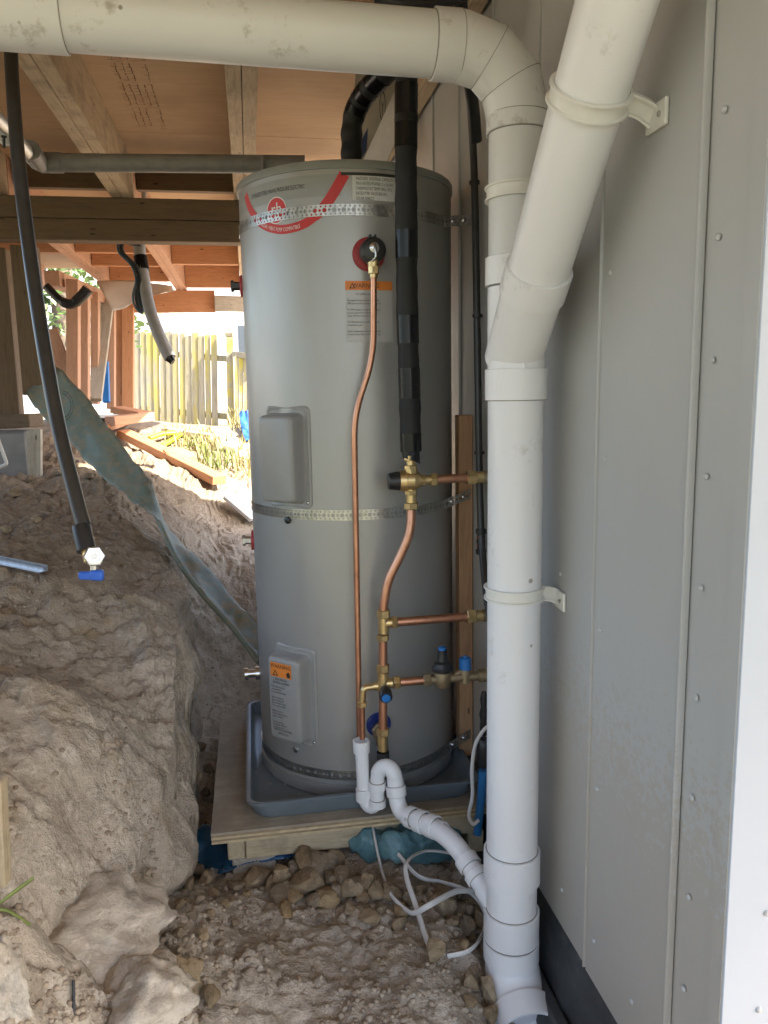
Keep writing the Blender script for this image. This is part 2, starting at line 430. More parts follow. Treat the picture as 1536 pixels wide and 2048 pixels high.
def link(name, me, parent=None, M=None):
    o = bpy.data.objects.new(name, me); col.objects.link(o)
    M = M or Matrix.Identity(4)
    if parent is not None:
        o.parent = parent; o.matrix_parent_inverse = WM[parent].inverted()
    o.matrix_basis = M; WM[o] = M
    return o
def thing(name, label, cat, loc=(0, 0, 0), group=None, kind=None):
    o = bpy.data.objects.new(name, None); col.objects.link(o); o.empty_display_size = .05
    M = Matrix.Translation(Vector(loc)); o.matrix_basis = M; WM[o] = M
    return tag(o, label, cat, group, kind)
def tag(o, label=None, cat=None, group=None, kind=None):
    if label: o['label'] = label
    if cat: o['category'] = cat
    if group: o['group'] = group
    if kind: o['kind'] = kind
    return o
def frame(x, z=None):                                # rotation matrix with local X along x
    x = Vector(x).normalized(); z = Vector(z) if z else (Vector((0, 0, 1)) if abs(x.z) < .95 else Vector((0, 1, 0)))
    y = z.cross(x).normalized(); z = x.cross(y)
    return Matrix(((x.x, y.x, z.x), (x.y, y.y, z.y), (x.z, y.z, z.z))).to_4x4()
def beam(name, p0, p1, wid, hgt, mat, parent=None, up=None, b=.002):
    p0, p1 = Vector(p0), Vector(p1); M = Matrix.Translation((p0 + p1) / 2) @ frame(p1 - p0, up)
    return MB().box(Matrix.Identity(4), (p1 - p0).length, wid, hgt, b).build(name, mat, parent, 20, M)
def bend(pts, r, n=8):
    pts = [Vector(p) for p in pts]; out = [pts[0]]
    for i in range(1, len(pts) - 1):
        a, b, c = pts[i - 1], pts[i], pts[i + 1]; u, v = (a - b), (c - b)
        rr = min(r, u.length * .48, v.length * .48); u.normalize(); v.normalize()
        for k in range(n + 1):
            t = k / n; p = b + u * (rr * (1 - t) ** 2) + v * (rr * t ** 2); out.append(p)
    out.append(pts[-1]); return out
def spline(pts, n=10):
    pts = [Vector(p) for p in pts]; P = [2 * pts[0] - pts[1]] + pts + [2 * pts[-1] - pts[-2]]; out = []
    for i in range(1, len(P) - 2):
        for k in range(n):
            t = k / n; a, b, c, d = P[i - 1], P[i], P[i + 1], P[i + 2]
            out.append(.5 * ((2 * b) + (c - a) * t + (2 * a - 5 * b + 4 * c - d) * t * t + (3 * b - a - 3 * c + d) * t ** 3))
    out.append(pts[-1]); return out
def ringpipe(r, h, t=.0035):                          # coupling: hollow sleeve profile around a pipe of radius r
    return [(0, r), (0, r + t * .7), (.0009, r + t), (h - .0009, r + t), (h, r + t * .7), (h, r)]
def textmesh(body, size, align='LEFT'):
    c = bpy.data.curves.new('t', 'FONT'); c.body = body; c.size = size; c.align_x = align; c.resolution_u = 2
    o = bpy.data.objects.new('t', c); me = bpy.data.meshes.new_from_object(o); vs = [v.co.copy() for v in me.vertices]; fs = [tuple(p.vertices) for p in me.polygons]
    bpy.data.objects.remove(o); bpy.data.meshes.remove(me); bpy.data.curves.remove(c)
    return vs, fs
def text_on(name, lines, mapper, mat, parent):        # lines: (body, size, u, v, align, stretch)
    m = MB()
    for body, size, u, v, al, sx in lines:
        vs, fs = textmesh(body, size, al); m.add([mapper(u + q.x * sx, v + q.y) for q in vs], fs)
    return m.build(name, mat, parent, None)

# ------------------------------------------------------------------ numpy noise, ground height
def _h(ix, iy, iz, s):
    h = (ix * 374761393 + iy * 668265263 + iz * 2147483647 + s * 974634777) & 0xFFFFFFFF
    h = ((h ^ (h >> 13)) * 1274126177) & 0xFFFFFFFF
    h = ((h ^ (h >> 16)) * 2246822519) & 0xFFFFFFFF
    return ((h ^ (h >> 15)) & 0xFFFF) / 32767.5 - 1
def vn(x, y, z, s=0):
    x, y, z = np.broadcast_arrays(np.asarray(x, float), np.asarray(y, float), np.asarray(z, float))
    ix, iy, iz = (np.floor(q).astype(np.int64) for q in (x, y, z)); fx, fy, fz = x - ix, y - iy, z - iz
    sx, sy, sz = (q * q * q * (q * (q * 6 - 15) + 10) for q in (fx, fy, fz))
    def g(a, b, c): return _h(ix + a, iy + b, iz + c, s)
    def L(a, b, t): return a + (b - a) * t
    return L(L(L(g(0, 0, 0), g(1, 0, 0), sx), L(g(0, 1, 0), g(1, 1, 0), sx), sy), L(L(g(0, 0, 1), g(1, 0, 1), sx), L(g(0, 1, 1), g(1, 1, 1), sx), sy), sz)
def fbm(x, y, z, o=5, s=0, gain=.5):
    t = 0; a = 1.; f = 1.
    for k in range(o): t = t + a * vn(x * f, y * f, z * f, s + k * 7); a *= gain; f *= 2.03
    return t
def ridge(x, y, z, o=4, s=0):
    t = 0; a = 1.; f = 1.
    for k in range(o): t = t + a * (1 - np.abs(vn(x * f, y * f, z * f, s + k * 5)) * 2); a *= .5; f *= 2.1
    return t
def worley(x, y, s=0):
    ix, iy = np.floor(x).astype(np.int64), np.floor(y).astype(np.int64); d1 = np.full(x.shape, 9.); d2 = np.full(x.shape, 9.); hv = np.zeros(x.shape)
    for a in (-1, 0, 1):
        for b in (-1, 0, 1):
            cx = ix + a + .5 + .45 * _h(ix + a, iy + b, 0 * ix, s); cy = iy + b + .5 + .45 * _h(ix + a, iy + b, 0 * ix + 1, s)
            d = np.hypot(cx - x, cy - y); h = _h(ix + a, iy + b, 0 * ix + 2, s)
            nw = d < d1; d2 = np.where(nw, d1, np.minimum(d2, d)); hv = np.where(nw, h, hv); d1 = np.where(nw, d, d1)
    return d1, d2, hv
class TPS:
    def __init__(s, pts, lam=2e-3):
        p = np.array([tuple(q) for q in pts]); s.p = p[:, :2]; n = len(p)
        K = s.k(s.p, s.p) + lam * np.eye(n); Q = np.hstack([np.ones((n, 1)), s.p])
        A = np.zeros((n + 3, n + 3)); A[:n, :n] = K; A[:n, n:] = Q; A[n:, :n] = Q.T
        s.c = np.linalg.solve(A, np.concatenate([p[:, 2], np.zeros(3)]))
    def k(s, a, b):
        d = ((a[:, None] - b[None]) ** 2).sum(-1); return .5 * d * np.log(d + 1e-12)
    def __call__(s, x, y):
        q = np.stack([np.ravel(x), np.ravel(y)], -1); out = np.empty(len(q)); n = len(s.p)
        for i in range(0, len(q), 40000):
            c = q[i:i + 40000]; out[i:i + 40000] = s.k(c, s.p) @ s.c[:n] + s.c[n] + c @ s.c[n + 1:]
        return out.reshape(np.shape(x))
far_pts = [V(*a) for a in ((450, 950, 4.6), (450, 1050, 4.0), (480, 1150, 3.3), (400, 900, 5.2), (350, 870, 5.8), (250, 850, 6.5), (480, 880, 6.2), (360, 960, 4.2), (400, 1040, 3.7))]
bank_pts = far_pts + [V(*a) for a in ((20, 940, 3.8), (100, 945, 3.75), (0, 1000, 3.2), (100, 1000, 3.1), (200, 990, 3.2), (280, 1010, 3.2), (0, 1150, 2.3), (100, 1150, 2.35), (200, 1120, 2.6), (300, 1110, 2.75),
    (0, 1300, 1.9), (100, 1300, 1.95), (200, 1300, 2.0), (330, 1240, 2.2), (0, 1500, 1.5), (100, 1500, 1.55), (200, 1500, 1.65), (330, 1500, 1.82), (0, 1700, 1.32), (100, 1700, 1.38), (200, 1700, 1.5), (320, 1690, 1.66),
    (0, 1900, 1.2), (150, 1900, 1.36), (0, 2048, 1.12), (150, 2048, 1.2), (300, 2048, 1.3))] + [Vector((-2.4, 3.0, 1.05)), Vector((-2.2, 1.6, .8)), Vector((-1.6, .9, .5)), Vector((-.8, .7, .15)), Vector((-.2, 2.6, .55)), Vector((-.1, 1.9, .4)), Vector((-.1, 1.3, .1)), Vector((0, 3.3, .45)), Vector((0, 4.6, .7)), Vector((-3, 6, 1.15))]
floor_pts = far_pts + [Vector(a) for a in ((-.45, 1.62, .13), (-.34, 1.5, .10), (-.33, 1.65, .06), (-.11, 1.93, .05), (-.1, 1.6, .035), (.12, 1.38, .03), (.16, 1.5, .03), (-.2, 1.25, .03), (.1, 1.1, .02), (-.5, 1.2, .10), (-.5, 1.9, .03), (-.55, 2.4, .05),
    (-.6, 2.8, .18), (.1, 2.2, .03), (0, 2.8, .08), (.31, 1.62, -.05), (.28, 1.45, -.10), (.34, 1.3, -.10), (.25, 1.3, -.06), (0, 3.4, .35), (-.4, 1.78, .06), (.05, 1.9, .045), (.3, 1.1, -.06), (0, .5, -.02), (-.7, .6, .0))]
BT, FT = TPS(bank_pts), TPS(floor_pts)
def sstep(a, b, x):
    t = np.clip((x - a) / (b - a), 0, 1); return t * t * (3 - 2 * t)
def base_height(x, y):
    x = np.asarray(x, float); y = np.asarray(y, float)
    b = BT(x, y); f = FT(x, y); d = (WK - (x * WN.x + y * WN.y))          # distance left of the wall
    wob = .035 * vn(x * 5, y * 5, 0 * x + 3, 5) + .008 * vn(x * 17, y * 17, 0 * x, 8)
    s = x * WD.x + y * WD.y
    edge = .862 + .05 * sstep(2.0, 1.6, s) - .18 * sstep(1.58, 1.3, s) + wob
    soft = .028 + .10 * sstep(1.75, 1.4, s) + .55 * sstep(2.65, 3.3, s)
    m = sstep(0, 1, (d - edge) / soft + .5)
    h = f + (b - f) * m
    wx = sstep(-4.5, -2.4, x) * sstep(3.5, 1.0, x); wy = sstep(-.4, .9, y) * sstep(9.5, 6.6, y)
    return h * wx * wy + (sstep(.5, 7, y) * .84) * (1 - wx * wy), m * wx * wy
def height(x, y, detail=True):
    x = np.asarray(x, float); y = np.asarray(y, float); h, m = base_height(x, y)
    near = sstep(9, 4, np.hypot(x, y))
    if not detail: return h
    h = h + .05 * fbm(x * 2.6, y * 2.6, 0 * x, 3, 11) * m * near
    u = x * .75 + y * .66; v_ = -x * .66 + y * .75
    h = h + near * m * (.016 * np.abs(fbm(u * 4, v_ * 9, 0 * x, 4, 2)) + .009 * fbm(u * 16, v_ * 34, 0 * x, 3, 5) - .008)
    cr = ridge(x * 4.2, y * 4.2, 0 * x + .4, 3, 21); h = h - near * m * .075 * np.clip(cr - 1.42, 0, .4)
    d1, d2, hv = worley(x * 3.1 + .5 * vn(x * 5, y * 5, 0 * x, 3), y * 3.1 + .5 * vn(x * 5, y * 5, 0 * x + 7, 3), 4)
    low = sstep(1.75, 1.45, y) * m
    p1, p2, pv_ = worley(u * 6 + .6 * vn(x * 9, y * 9, 0 * x, 13), v_ * 13 + .6 * vn(x * 9, y * 9, 0 * x + 5, 13), 23)
    q1, q2, qv = worley(x * 24 + .5 * vn(x * 30, y * 30, 0 * x, 3), y * 24 + .5 * vn(x * 30, y * 30, 0 * x + 4, 3), 29)
    crumb = sstep(-.05, .45, fbm(x * 2.8, y * 2.8, 0 * x, 3, 71))
    h = h + near * m * (.012 * pv_ * sstep(.0, .10, p2 - p1) - .008 * sstep(.07, 0, p2 - p1) + crumb * .0035 * (1 + qv) * sstep(.03, .22, q2 - q1))
    h = h + near * low * (.05 * hv * sstep(.02, .14, d2 - d1) - .035 * sstep(.10, 0, d2 - d1))
    e1, e2, ev = worley(x * 15 + .4 * vn(x * 20, y * 20, 0 * x, 3), y * 15 + .4 * vn(x * 20, y * 20, 0 * x + 2, 3), 9)
    fl = (1 - m) * near
    patch = sstep(-.1, .35, fbm(x * 3.5, y * 3.5, 0 * x, 3, 33)) 
    h = h + fl * patch * (.012 * sstep(.02, .2, e2 - e1) * (1 + ev))
    h = h + near * (.009 * fbm(x * 14, y * 14, 0 * x, 4, 17) + .0065 * fbm(x * 50, y * 50, 0 * x, 3, 19))
    return h
def hq(x, y):                                          # height read back from the finished ground grid
    x = np.asarray(x, float); y = np.asarray(y, float)
    x, y = WK - (x * WN.x + y * WN.y), x * WD.x + y * WD.y
    i = np.clip(np.searchsorted(xs, x) - 1, 0, nx - 2); j = np.clip(np.searchsorted(ys, y) - 1, 0, ny - 2)
    fx = np.clip((x - xs[i]) / (xs[i + 1] - xs[i]), 0, 1); fy = np.clip((y - ys[j]) / (ys[j + 1] - ys[j]), 0, 1)
    return (GZ[j, i] * (1 - fx) + GZ[j, i + 1] * fx) * (1 - fy) + (GZ[j + 1, i] * (1 - fx) + GZ[j + 1, i + 1] * fx) * fy
def H1(x, y): return float(hq(x, y))
def G(px, py, lift=0.0, t0=.7, t1=40):                 # where the ray through a pixel meets the ground
    d = ray(px, py); ts = t0 * (t1 / t0) ** np.linspace(0, 1, 1500)
    z = EZ + d.z * ts - hq(d.x * ts, d.y * ts)
    i = int(np.argmax(z < 0)) if (z < 0).any() else len(ts) - 1
    t = ts[i]
    if i > 0: t = ts[i - 1] + (ts[i] - ts[i - 1]) * z[i - 1] / (z[i - 1] - z[i] + 1e-9)
    return EYE + d * float(t) + Vector((0, 0, lift))

# ------------------------------------------------------------------ ground
def axis(lo, a, b, hi, step, g):
    mid = list(np.arange(a, b, step)); up = []; s = step; x = mid[-1]
    while x < hi: s *= g; x += s; up.append(x)
    dn = []; s = step; x = mid[0]
    while x > lo: s *= g; x -= s; dn.append(x)
    return np.array(dn[::-1] + mid + up)
xs = axis(-150, -.06, 1.66, 150, .0070, 1.045); ys = axis(-120, 1.0, 2.85, 220, .0070, 1.022)      # xs: distance left of the wall, ys: along it
xs = np.sort(np.concatenate([xs[(xs < .76) | (xs > .99)], np.arange(.76, .99, .0018)]))
GD, GS = np.meshgrid(xs, ys)
GX = WD.x * GS + WN.x * (WK - GD); GY = WD.y * GS + WN.y * (WK - GD); GZ = height(GX, GY)
nx, ny = len(xs), len(ys)
gm = bpy.data.meshes.new('ground')
vv = np.stack([GX, GY, GZ], -1).reshape(-1, 3)
# push steep faces sideways a little so the cut bank is not a smooth curtain
hm = base_height(GX, GY)[1].reshape(-1)
amp = (hm * (1 - hm) * 4)
amp = np.sqrt(np.clip(amp, 0, 1))
pn_ = fbm(vv[:, 0] * 4, vv[:, 1] * 4, vv[:, 2] * 6, 5, 41); vv[:, 0] += amp * .05 * pn_; vv[:, 1] += amp * .018 * fbm(vv[:, 0] * 7, vv[:, 1] * 7, vv[:, 2] * 11, 4, 51); vv[:, 2] += amp * .012 * fbm(vv[:, 0] * 9, vv[:, 1] * 9, vv[:, 2] * 9, 4, 61)
idx = np.arange(nx * ny).reshape(ny, nx)
ff = np.stack([idx[:-1, :-1], idx[:-1, 1:], idx[1:, 1:], idx[1:, :-1]], -1).reshape(-1, 4)
gm.vertices.add(len(vv)); gm.vertices.foreach_set('co', vv.ravel()); gm.loops.add(ff.size); gm.loops.foreach_set('vertex_index', ff.ravel())
gm.polygons.add(len(ff)); gm.polygons.foreach_set('loop_start', np.arange(0, ff.size, 4)); gm.polygons.foreach_set('loop_total', np.full(len(ff), 4))
gm.update(); gm.validate(); gm.materials.append(MATS['dirt']); gm.shade_smooth()
ground = link('ground', gm); tag(ground, 'bare dry clay ground with a dug-out bank and loose floor', 'ground', kind='structure')

# ------------------------------------------------------------------ house wall on the right
IN = -WN                                              # away from the wall, into the space
def wbox(m, s0, s1, d0, d1, z0, z1, b=0):
    M = Matrix.Translation(F((s0 + s1) / 2, (d0 + d1) / 2, (z0 + z1) / 2)) @ frame(WD)
    return m.box(M, s1 - s0, abs(d1 - d0), z1 - z0, b)
WB, WT = .149, 2.62
hw = thing('house_wall', 'grey steel clad house wall with vertical lapped panels behind the white downpipe', 'wall', F(2, -.05, WB))
seams = [.902, 1.003, 1.310, 1.62, 1.93, 2.237, 2.545, 2.85, 3.16, 3.47]
for i in range(len(seams) - 1):
    a, b = seams[i], seams[i + 1]
    wbox(MB(), a + .0015, b - .0015, -.016, 0.0 if i else -.002, WB - (.006 if i == 1 else 0), WT, .0015).build('wall_panel', 'wall_steel', hw, 30)
for s in seams[1:-1]:
    pw = .008 if s < 1.1 else .0045
    prof = [(-pw * .7, .0), (-pw * .65, pw * 1.0), (-pw * .4, pw * 1.3), (pw * .1, pw * 1.3), (pw * .6, pw * .7), (pw, 0)]
    m = MB(); n = len(prof)
    vs_ = [F(s + u, v, z) for z in (WB + .001, WT) for u, v in prof]
    m.add(vs_, [(k, k + 1, n + k + 1, n + k) for k in range(n - 1)] + [tuple(range(n))]).build('joint_strip', 'wall_steel', hw, 60)
wbox(MB(), .871, .9005, -.016, .0035, WB, WT, .0012).build('corner_flashing', 'wall_steel', hw, 30)
wbox(MB(), .8755, .8995, -3.6, -.017, WB, WT, 0).build('end_wall', 'wall_end', hw, 30)
wbox(MB(), .868, .8752, -.10, .002, WB, WT, 0.001).build('end_flashing', 'wall_end', hw, 30)
wbox(MB(), .905, 3.46, -3.6, -.018, 2.40, 2.60, 0).build('wall_cap', 'wall_steel', hw, 30)
wbox(MB(), 3.44, 3.468, -3.6, -.02, WB, 2.39, 0).build('rear_wall', 'wall_steel', hw, 30)
wbox(MB(), .905, 3.43, -3.6, -3.57, WB, 2.39, 0).build('side_wall', 'wall_steel', hw, 30)
scr = None
for px, py in ((1450, 219), (1437, 474), (1426, 720), (1413, 953), (1403, 1176), (1393, 1395), (1385, 1595), (1378, 1794), (1368, 1977), (1221, 546), (1211, 916), (1201, 1260), (1195, 1578), (1188, 1881), (1264, 2003), (1121, 1148), (1124, 1780)):
    p = W(px, py); M = Matrix.Translation(p) @ frame(IN)
    if scr is None:
        o = MB().lathe([(0.0, .0048), (.0012, .0048), (.0028, .0036), (.0034, .0018), (.0034, .0004)], (0, 0, 0), (1, 0, 0), 14).build('screw_head', 'screw_paint', hw, 50, M); scr = o.data
    else: link('screw_head', scr, hw, M)
for px, py in ((1533, 1826), (1517, 2019)):
    d = ray(px, py); t = .868 / d.dot(WD); p = EYE + d * t
    link('screw_head', scr, hw, Matrix.Translation(p) @ frame(-WD))
fo = thing('foundation', 'black coated concrete foundation strip below the grey wall', 'foundation', F(2, -.05, -.1))
m = MB(); n = 60
for k in range(n + 1):
    s = .88 + k * (3.4 - .88) / n; w1 = .004 * math.sin(k * 1.7) + .003 * math.sin(k * .6)
    m.v += [tuple(F(s, -.10, WB - .004)), tuple(F(s, -.006 + w1 * .3, WB - .004)), tuple(F(s, .008 + w1, .06)), tuple(F(s, .020 + w1, -.02)), tuple(F(s, .022, -.12)), tuple(F(s, -.10, -.12))]
for k in range(n):
    for j in range(5): m.f.append((k * 6 + j, k * 6 + j + 1, k * 6 + 7 + j, k * 6 + 6 + j))
m.f.append((0, 1, 2, 3, 4, 5)); m.build('membrane', 'foundation_black', fo, 50)
m = MB(); wbox(m, .88, 2.2, .024, .055, -.12, .012, .006); m.build('concrete_edge', 'foundation_black', fo, 30)

# ------------------------------------------------------------------ underfloor framing
FZ, FTOP = 2.20, 2.39
fl = thing('timber_floor', 'timber floor overhead with paired joists and brown plywood sheets seen from below', 'floor', F(3, 1, FZ))
def wbeam(name, s0, s1, d0, d1, z0, z1, mat, parent, along='s', b=.002):
    if along == 's': return beam(name, F(s0, (d0 + d1) / 2, (z0 + z1) / 2), F(s1, (d0 + d1) / 2, (z0 + z1) / 2), abs(d1 - d0), z1 - z0, mat, parent, None, b)
    if along == 'd': return beam(name, F((s0 + s1) / 2, d0, (z0 + z1) / 2), F((s0 + s1) / 2, d1, (z0 + z1) / 2), s1 - s0, z1 - z0, mat, parent, None, b)
    return beam(name, F((s0 + s1) / 2, (d0 + d1) / 2, z0), F((s0 + s1) / 2, (d0 + d1) / 2, z1), abs(d1 - d0), s1 - s0, mat, parent, WD, b)
for s0, s1 in ((1.15, 3.545), (3.55, 5.945), (5.95, 7.2)):
    for d0, d1 in ((-.0, .598), (.601, 1.79), (1.793, 3.4)):
        if s0 > 3.5 and d0 < .5: d0 = .12
        wbeam('ply_sheet', s0, s1, d0 + .0015, d1, FTOP, FTOP + .02, 'ply_ceiling', fl, 's', 0)
wbeam('shade_sheet', -1.5, 1.148, -2.8, 4.5, FTOP + .03, FTOP + .06, 'ply_ceiling', fl, 's', 0)  # added sheet out of view, keeps sky and sun off the near scene
for d, dbl in ((.598, 1), (1.150, 1), (1.70, 1), (2.28, 0), (2.85, 0)):
    for k in ((-.0235, .0235) if dbl else (0,)):
        wbeam('joist', 1.16 + random.random() * .05, 3.93, d + k - .0225, d + k + .0225, FZ, FTOP - .001, 'pine_yellow', fl)
        wbeam('joist', 3.94, 7.1, d + k - .0225, d + k + .0225, FZ, FTOP - .001, 'pine_pink' if d > 1 else 'pine_yellow', fl)
wbeam('joist', 1.2, 3.4, .01, .055, FZ + .02, FTOP - .001, 'pine_yellow', fl)
def s_at(px, py, z=FZ): return SD(VZ(px, py, z))[0]
for py, d0, d1, x in ((505, 1.20, 1.65, 180), (532, 1.20, 1.65, 210), (562, 1.20, 1.65, 230), (529, .65, 1.10, 400), (575, .65, 1.10, 420), (505, 1.75, 2.25, 60)):
    s = s_at(x, py); wbeam('blocking', s, s + .045, d0 - .001, d1 + .001, FZ + .002, FTOP - .002, 'pine_orange', fl, 'd')
for d0, d1 in ((.646, 1.102), (1.199, 1.652), (1.749, 2.25)):
    wbeam('blocking', 4.02, 4.065, d0, d1, FZ + .075, FTOP - .002, 'pine_bearer', fl, 'd')
# stamped print on the plywood
def stamp(name):
    m = MB(); rnd = random.Random(3)
    def q(a, b, c, e): m.add([F(a, c, FTOP - .0012), F(b, c, FTOP - .0012), F(b, e, FTOP - .0012), F(a, e, FTOP - .0012)], [(0, 1, 2, 3)])
    s = 2.15
    while s < 3.35:
        L = .10 + rnd.random() * .16
        for dd in (.905, .93, .955, .98, 1.005):
            if rnd.random() < .8:
                a = s
                while a < s + L:
                    b = a + .01 + rnd.random() * .03; c = dd + rnd.random() * .004; q(a, min(b, s + L), c, c + .002 + rnd.random() * .003)
                    if rnd.random() < .7: q(b, b + .003, dd - .002, dd + .02)
                    a = b + .004 + rnd.random() * .006
        s += L + .03
    return m.build(name, 'stamp_ink', fl, None)
stamp('printed_stamp')
# small joist hanger left on the near joist
b1 = thing('bearer', 'dark stacked timber bearer spanning under the joists behind the water heater', 'beam', F(3.9, 1.6, 2.01))
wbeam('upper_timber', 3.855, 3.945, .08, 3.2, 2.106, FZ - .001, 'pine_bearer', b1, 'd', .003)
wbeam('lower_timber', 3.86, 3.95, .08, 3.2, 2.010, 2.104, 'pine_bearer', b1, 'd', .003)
def post(name, px0, px1, ytop, ybot, Y, mat, label, depth=.09, ztop=None):
    a = V((px0 + px1) / 2, ybot, Y); wd = abs(V(px1, ybot, Y).x - V(px0, ybot, Y).x)
    zt = ztop if ztop else V((px0 + px1) / 2, ytop, Y).z
    o = beam(name, a, Vector((a.x, a.y, zt)), wd, depth, mat, None, WD, .003)
    return tag(o, label, 'post')
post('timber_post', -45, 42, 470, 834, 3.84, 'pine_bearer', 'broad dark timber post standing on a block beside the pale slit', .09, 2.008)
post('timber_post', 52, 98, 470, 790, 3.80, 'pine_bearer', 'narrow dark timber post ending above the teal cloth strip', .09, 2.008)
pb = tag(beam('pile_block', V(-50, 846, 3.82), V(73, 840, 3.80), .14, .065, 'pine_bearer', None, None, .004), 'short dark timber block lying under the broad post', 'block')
def pile():
    a, b = V(-60, 862, 3.82), V(58, 862, 3.82); m = MB(); zb = V(20, 945, 3.75).z - .10; wd = (b.x - a.x)
    c = Vector(((a.x + b.x) / 2, 3.86, (a.z + zb) / 2)); m.box(Matrix.Translation(c) @ frame(Vector((1, .1, 0))), wd, .2, a.z - zb, .015)
    return m.build('pile_stump', 'foam_grey', None, 30)
tag(pile(), 'grey stump footing under the timber block on the bank', 'stump')
tag(beam('timber_peg', V(70, 858, 3.72), V(70, 952, 3.70), .06, .04, 'pine_grey', None, WD, .002), 'pale upright timber peg beside the grey stump footing', 'peg')
m = MB(); pp = [V(-6, 872, 3.4), V(14, 928, 3.4), V(-8, 938, 3.4)]; m.tube(bend(pp, .01), .008, 8); tag(m.build('wire_frame', 'paper_white', None, 40), 'thin pale bent frame leaning on the grey stump', 'frame')

# ------------------------------------------------------------------ far frame of studs
ff_ = thing('stud_frame', 'orange timber stud frame with plates and braces in the sunlit far bay', 'frame', V(200, 830, 6.0))
def stud(px0, px1, yt, yb, Y, mat, wd=.045, lean=0):
    a = V((px0 + px1) / 2, yb, Y); b = V((px0 + px1) / 2 + lean, yt, Y); ww = abs(V(px1, yb, Y).x - V(px0, yb, Y).x)
    b.z = min(b.z, FZ - .006)
    return beam('stud', a, b, ww, wd * 2, mat, ff_, WD)
for a in ((136, 158, 560, 790, 5.0, 'pine_pink'), (164, 178, 580, 800, 5.4, 'pine_pink'), (184, 198, 585, 808, 5.8, 'pine_pink'), (215, 230, 590, 818, 6.3, 'pine_pink'), (232, 245, 615, 830, 6.72, 'pine_orange'), (246, 267, 615, 832, 6.70, 'pine_orange')): stud(*a)
beam('brace', V(190, 800, 5.6), V(216, 600, 6.2), .09, .04, 'pine_grey', ff_, WD)
beam('brace', V(100, 660, 5.0), V(140, 770, 5.0), .09, .04, 'pine_pink', ff_, WD)
beam('top_plate', V(226, 603, 6.75), V(430, 603, 6.95), .05, .185, 'pine_orange', ff_)
beam('bottom_plate', V(228, 832, 6.75), V(270, 832, 6.78), .10, .06, 'pine_orange', ff_)
beam('side_plate', V(104, 556, 4.9), V(226, 606, 6.7), .09, .09, 'pine_pink', ff_)
o = beam('lintel_board', V(429, 607, 6.9), V(520, 609, 7.0), .05, .13, 'pine_grey', None); tag(o, 'pale lintel board over the fence opening beside the tank', 'board')
# building paper sheet
def sheet(name, grid, mat, label, cat, thick=.0015, sub=6, group=None, kind=None, rough=0.0, seed=1):
    r, c = len(grid), len(grid[0]); rows = [spline(row, sub) for row in grid]; colsn = len(rows[0]); fine = [spline([rows[i][j] for i in range(r)], sub) for j in range(colsn)]
    nr = len(fine[0]); m = MB(); vs_ = []
    for i in range(nr):
        for j in range(colsn):
            p = fine[j][i].copy()
            if rough: p += Vector((0, 0, 1)) * (rough * float(fbm(p.x * 16, p.y * 16, p.z * 16, 3, seed)))
            vs_.append(p)
    m.add(vs_, [(i * colsn + j, i * colsn + j + 1, (i + 1) * colsn + j + 1, (i + 1) * colsn + j) for i in range(nr - 1) for j in range(colsn - 1)])
    o = m.build(name, mat, None, 60); so = o.modifiers.new('solid', 'SOLIDIFY'); so.thickness = thick; so.offset = 0
    return tag(o, label, cat, group, kind)
sheet('building_paper', [[V(192, 562, 5.9), V(250, 560, 6.0), V(300, 566, 6.1), V(345, 572, 6.2)], [V(205, 585, 5.8), V(245, 592, 5.9), V(285, 590, 6.0), V(345, 582, 6.1)], [V(226, 622, 5.75), V(250, 616, 5.8), V(270, 604, 5.9), V(330, 584, 6.0)]], 'paper_white', 'cream building paper sagging below the far joists', 'paper')
m = MB(); m.tube(spline([V(92, 572, 4.3), V(120, 600, 4.3), V(142, 608, 4.3), V(160, 596, 4.3), V(176, 578, 4.3)], 8), [.022] * 10 + [.026] * 10 + [.030] * 13, 12); tag(m.build('drain_hose', 'black_plastic', None, 50), 'black hose end sagging beside the far studs', 'hose')

# ------------------------------------------------------------------ hanging conduit and cables
hc = thing('hanging_conduit', 'grey flexible conduit hanging below the bearer with black tape on it', 'conduit', V(280, 480, 4.05))
path = spline([V(283, 330, 4.12), V(281, 420, 4.1), V(279, 500, 4.05), V(288, 560, 4.0), V(300, 620, 3.95), V(318, 670, 3.9), V(340, 716, 3.86)], 8)
MB().tube(path, .030, 16).build('conduit', 'grey_conduit', hc, 50)
MB().tube([V(280.5, 514, 4.04), V(283, 528, 4.03), V(286, 542, 4.02)], .034, 14).build('tape_wrap', 'pvc_tape', hc, 50)
MB().tube([V(326, 692, 3.885), V(336, 712, 3.86), V(346, 724, 3.85)], [.034, .030, .018], 12, flat=.6).build('tape_end', 'pvc_tape', hc, 50)
for k, (dx, c) in enumerate(((0, 'cable_teal'), (5, 'cable_black'), (9, 'cable_black'))):
    m = MB(); m.tube(spline([V(272 + dx, 490, 4.0), V(240 + dx, 486, 3.98), V(238 + dx, 505, 3.98), V(262 + dx, 530, 3.98), V(272 + dx, 560, 3.97), V(266 + dx, 590, 3.97), V(270 + dx, 612, 3.97), V(284, 626, 3.97), V(288 - dx, 600, 3.97), V(284 - dx, 560, 3.98), V(282, 530, 4.0)], 8), .0055, 8)
    tag(m.build('looped_cable', c, None, 50), 'thin looped cable tied to the hanging grey conduit', 'cable', 'cables looped on the hanging conduit')

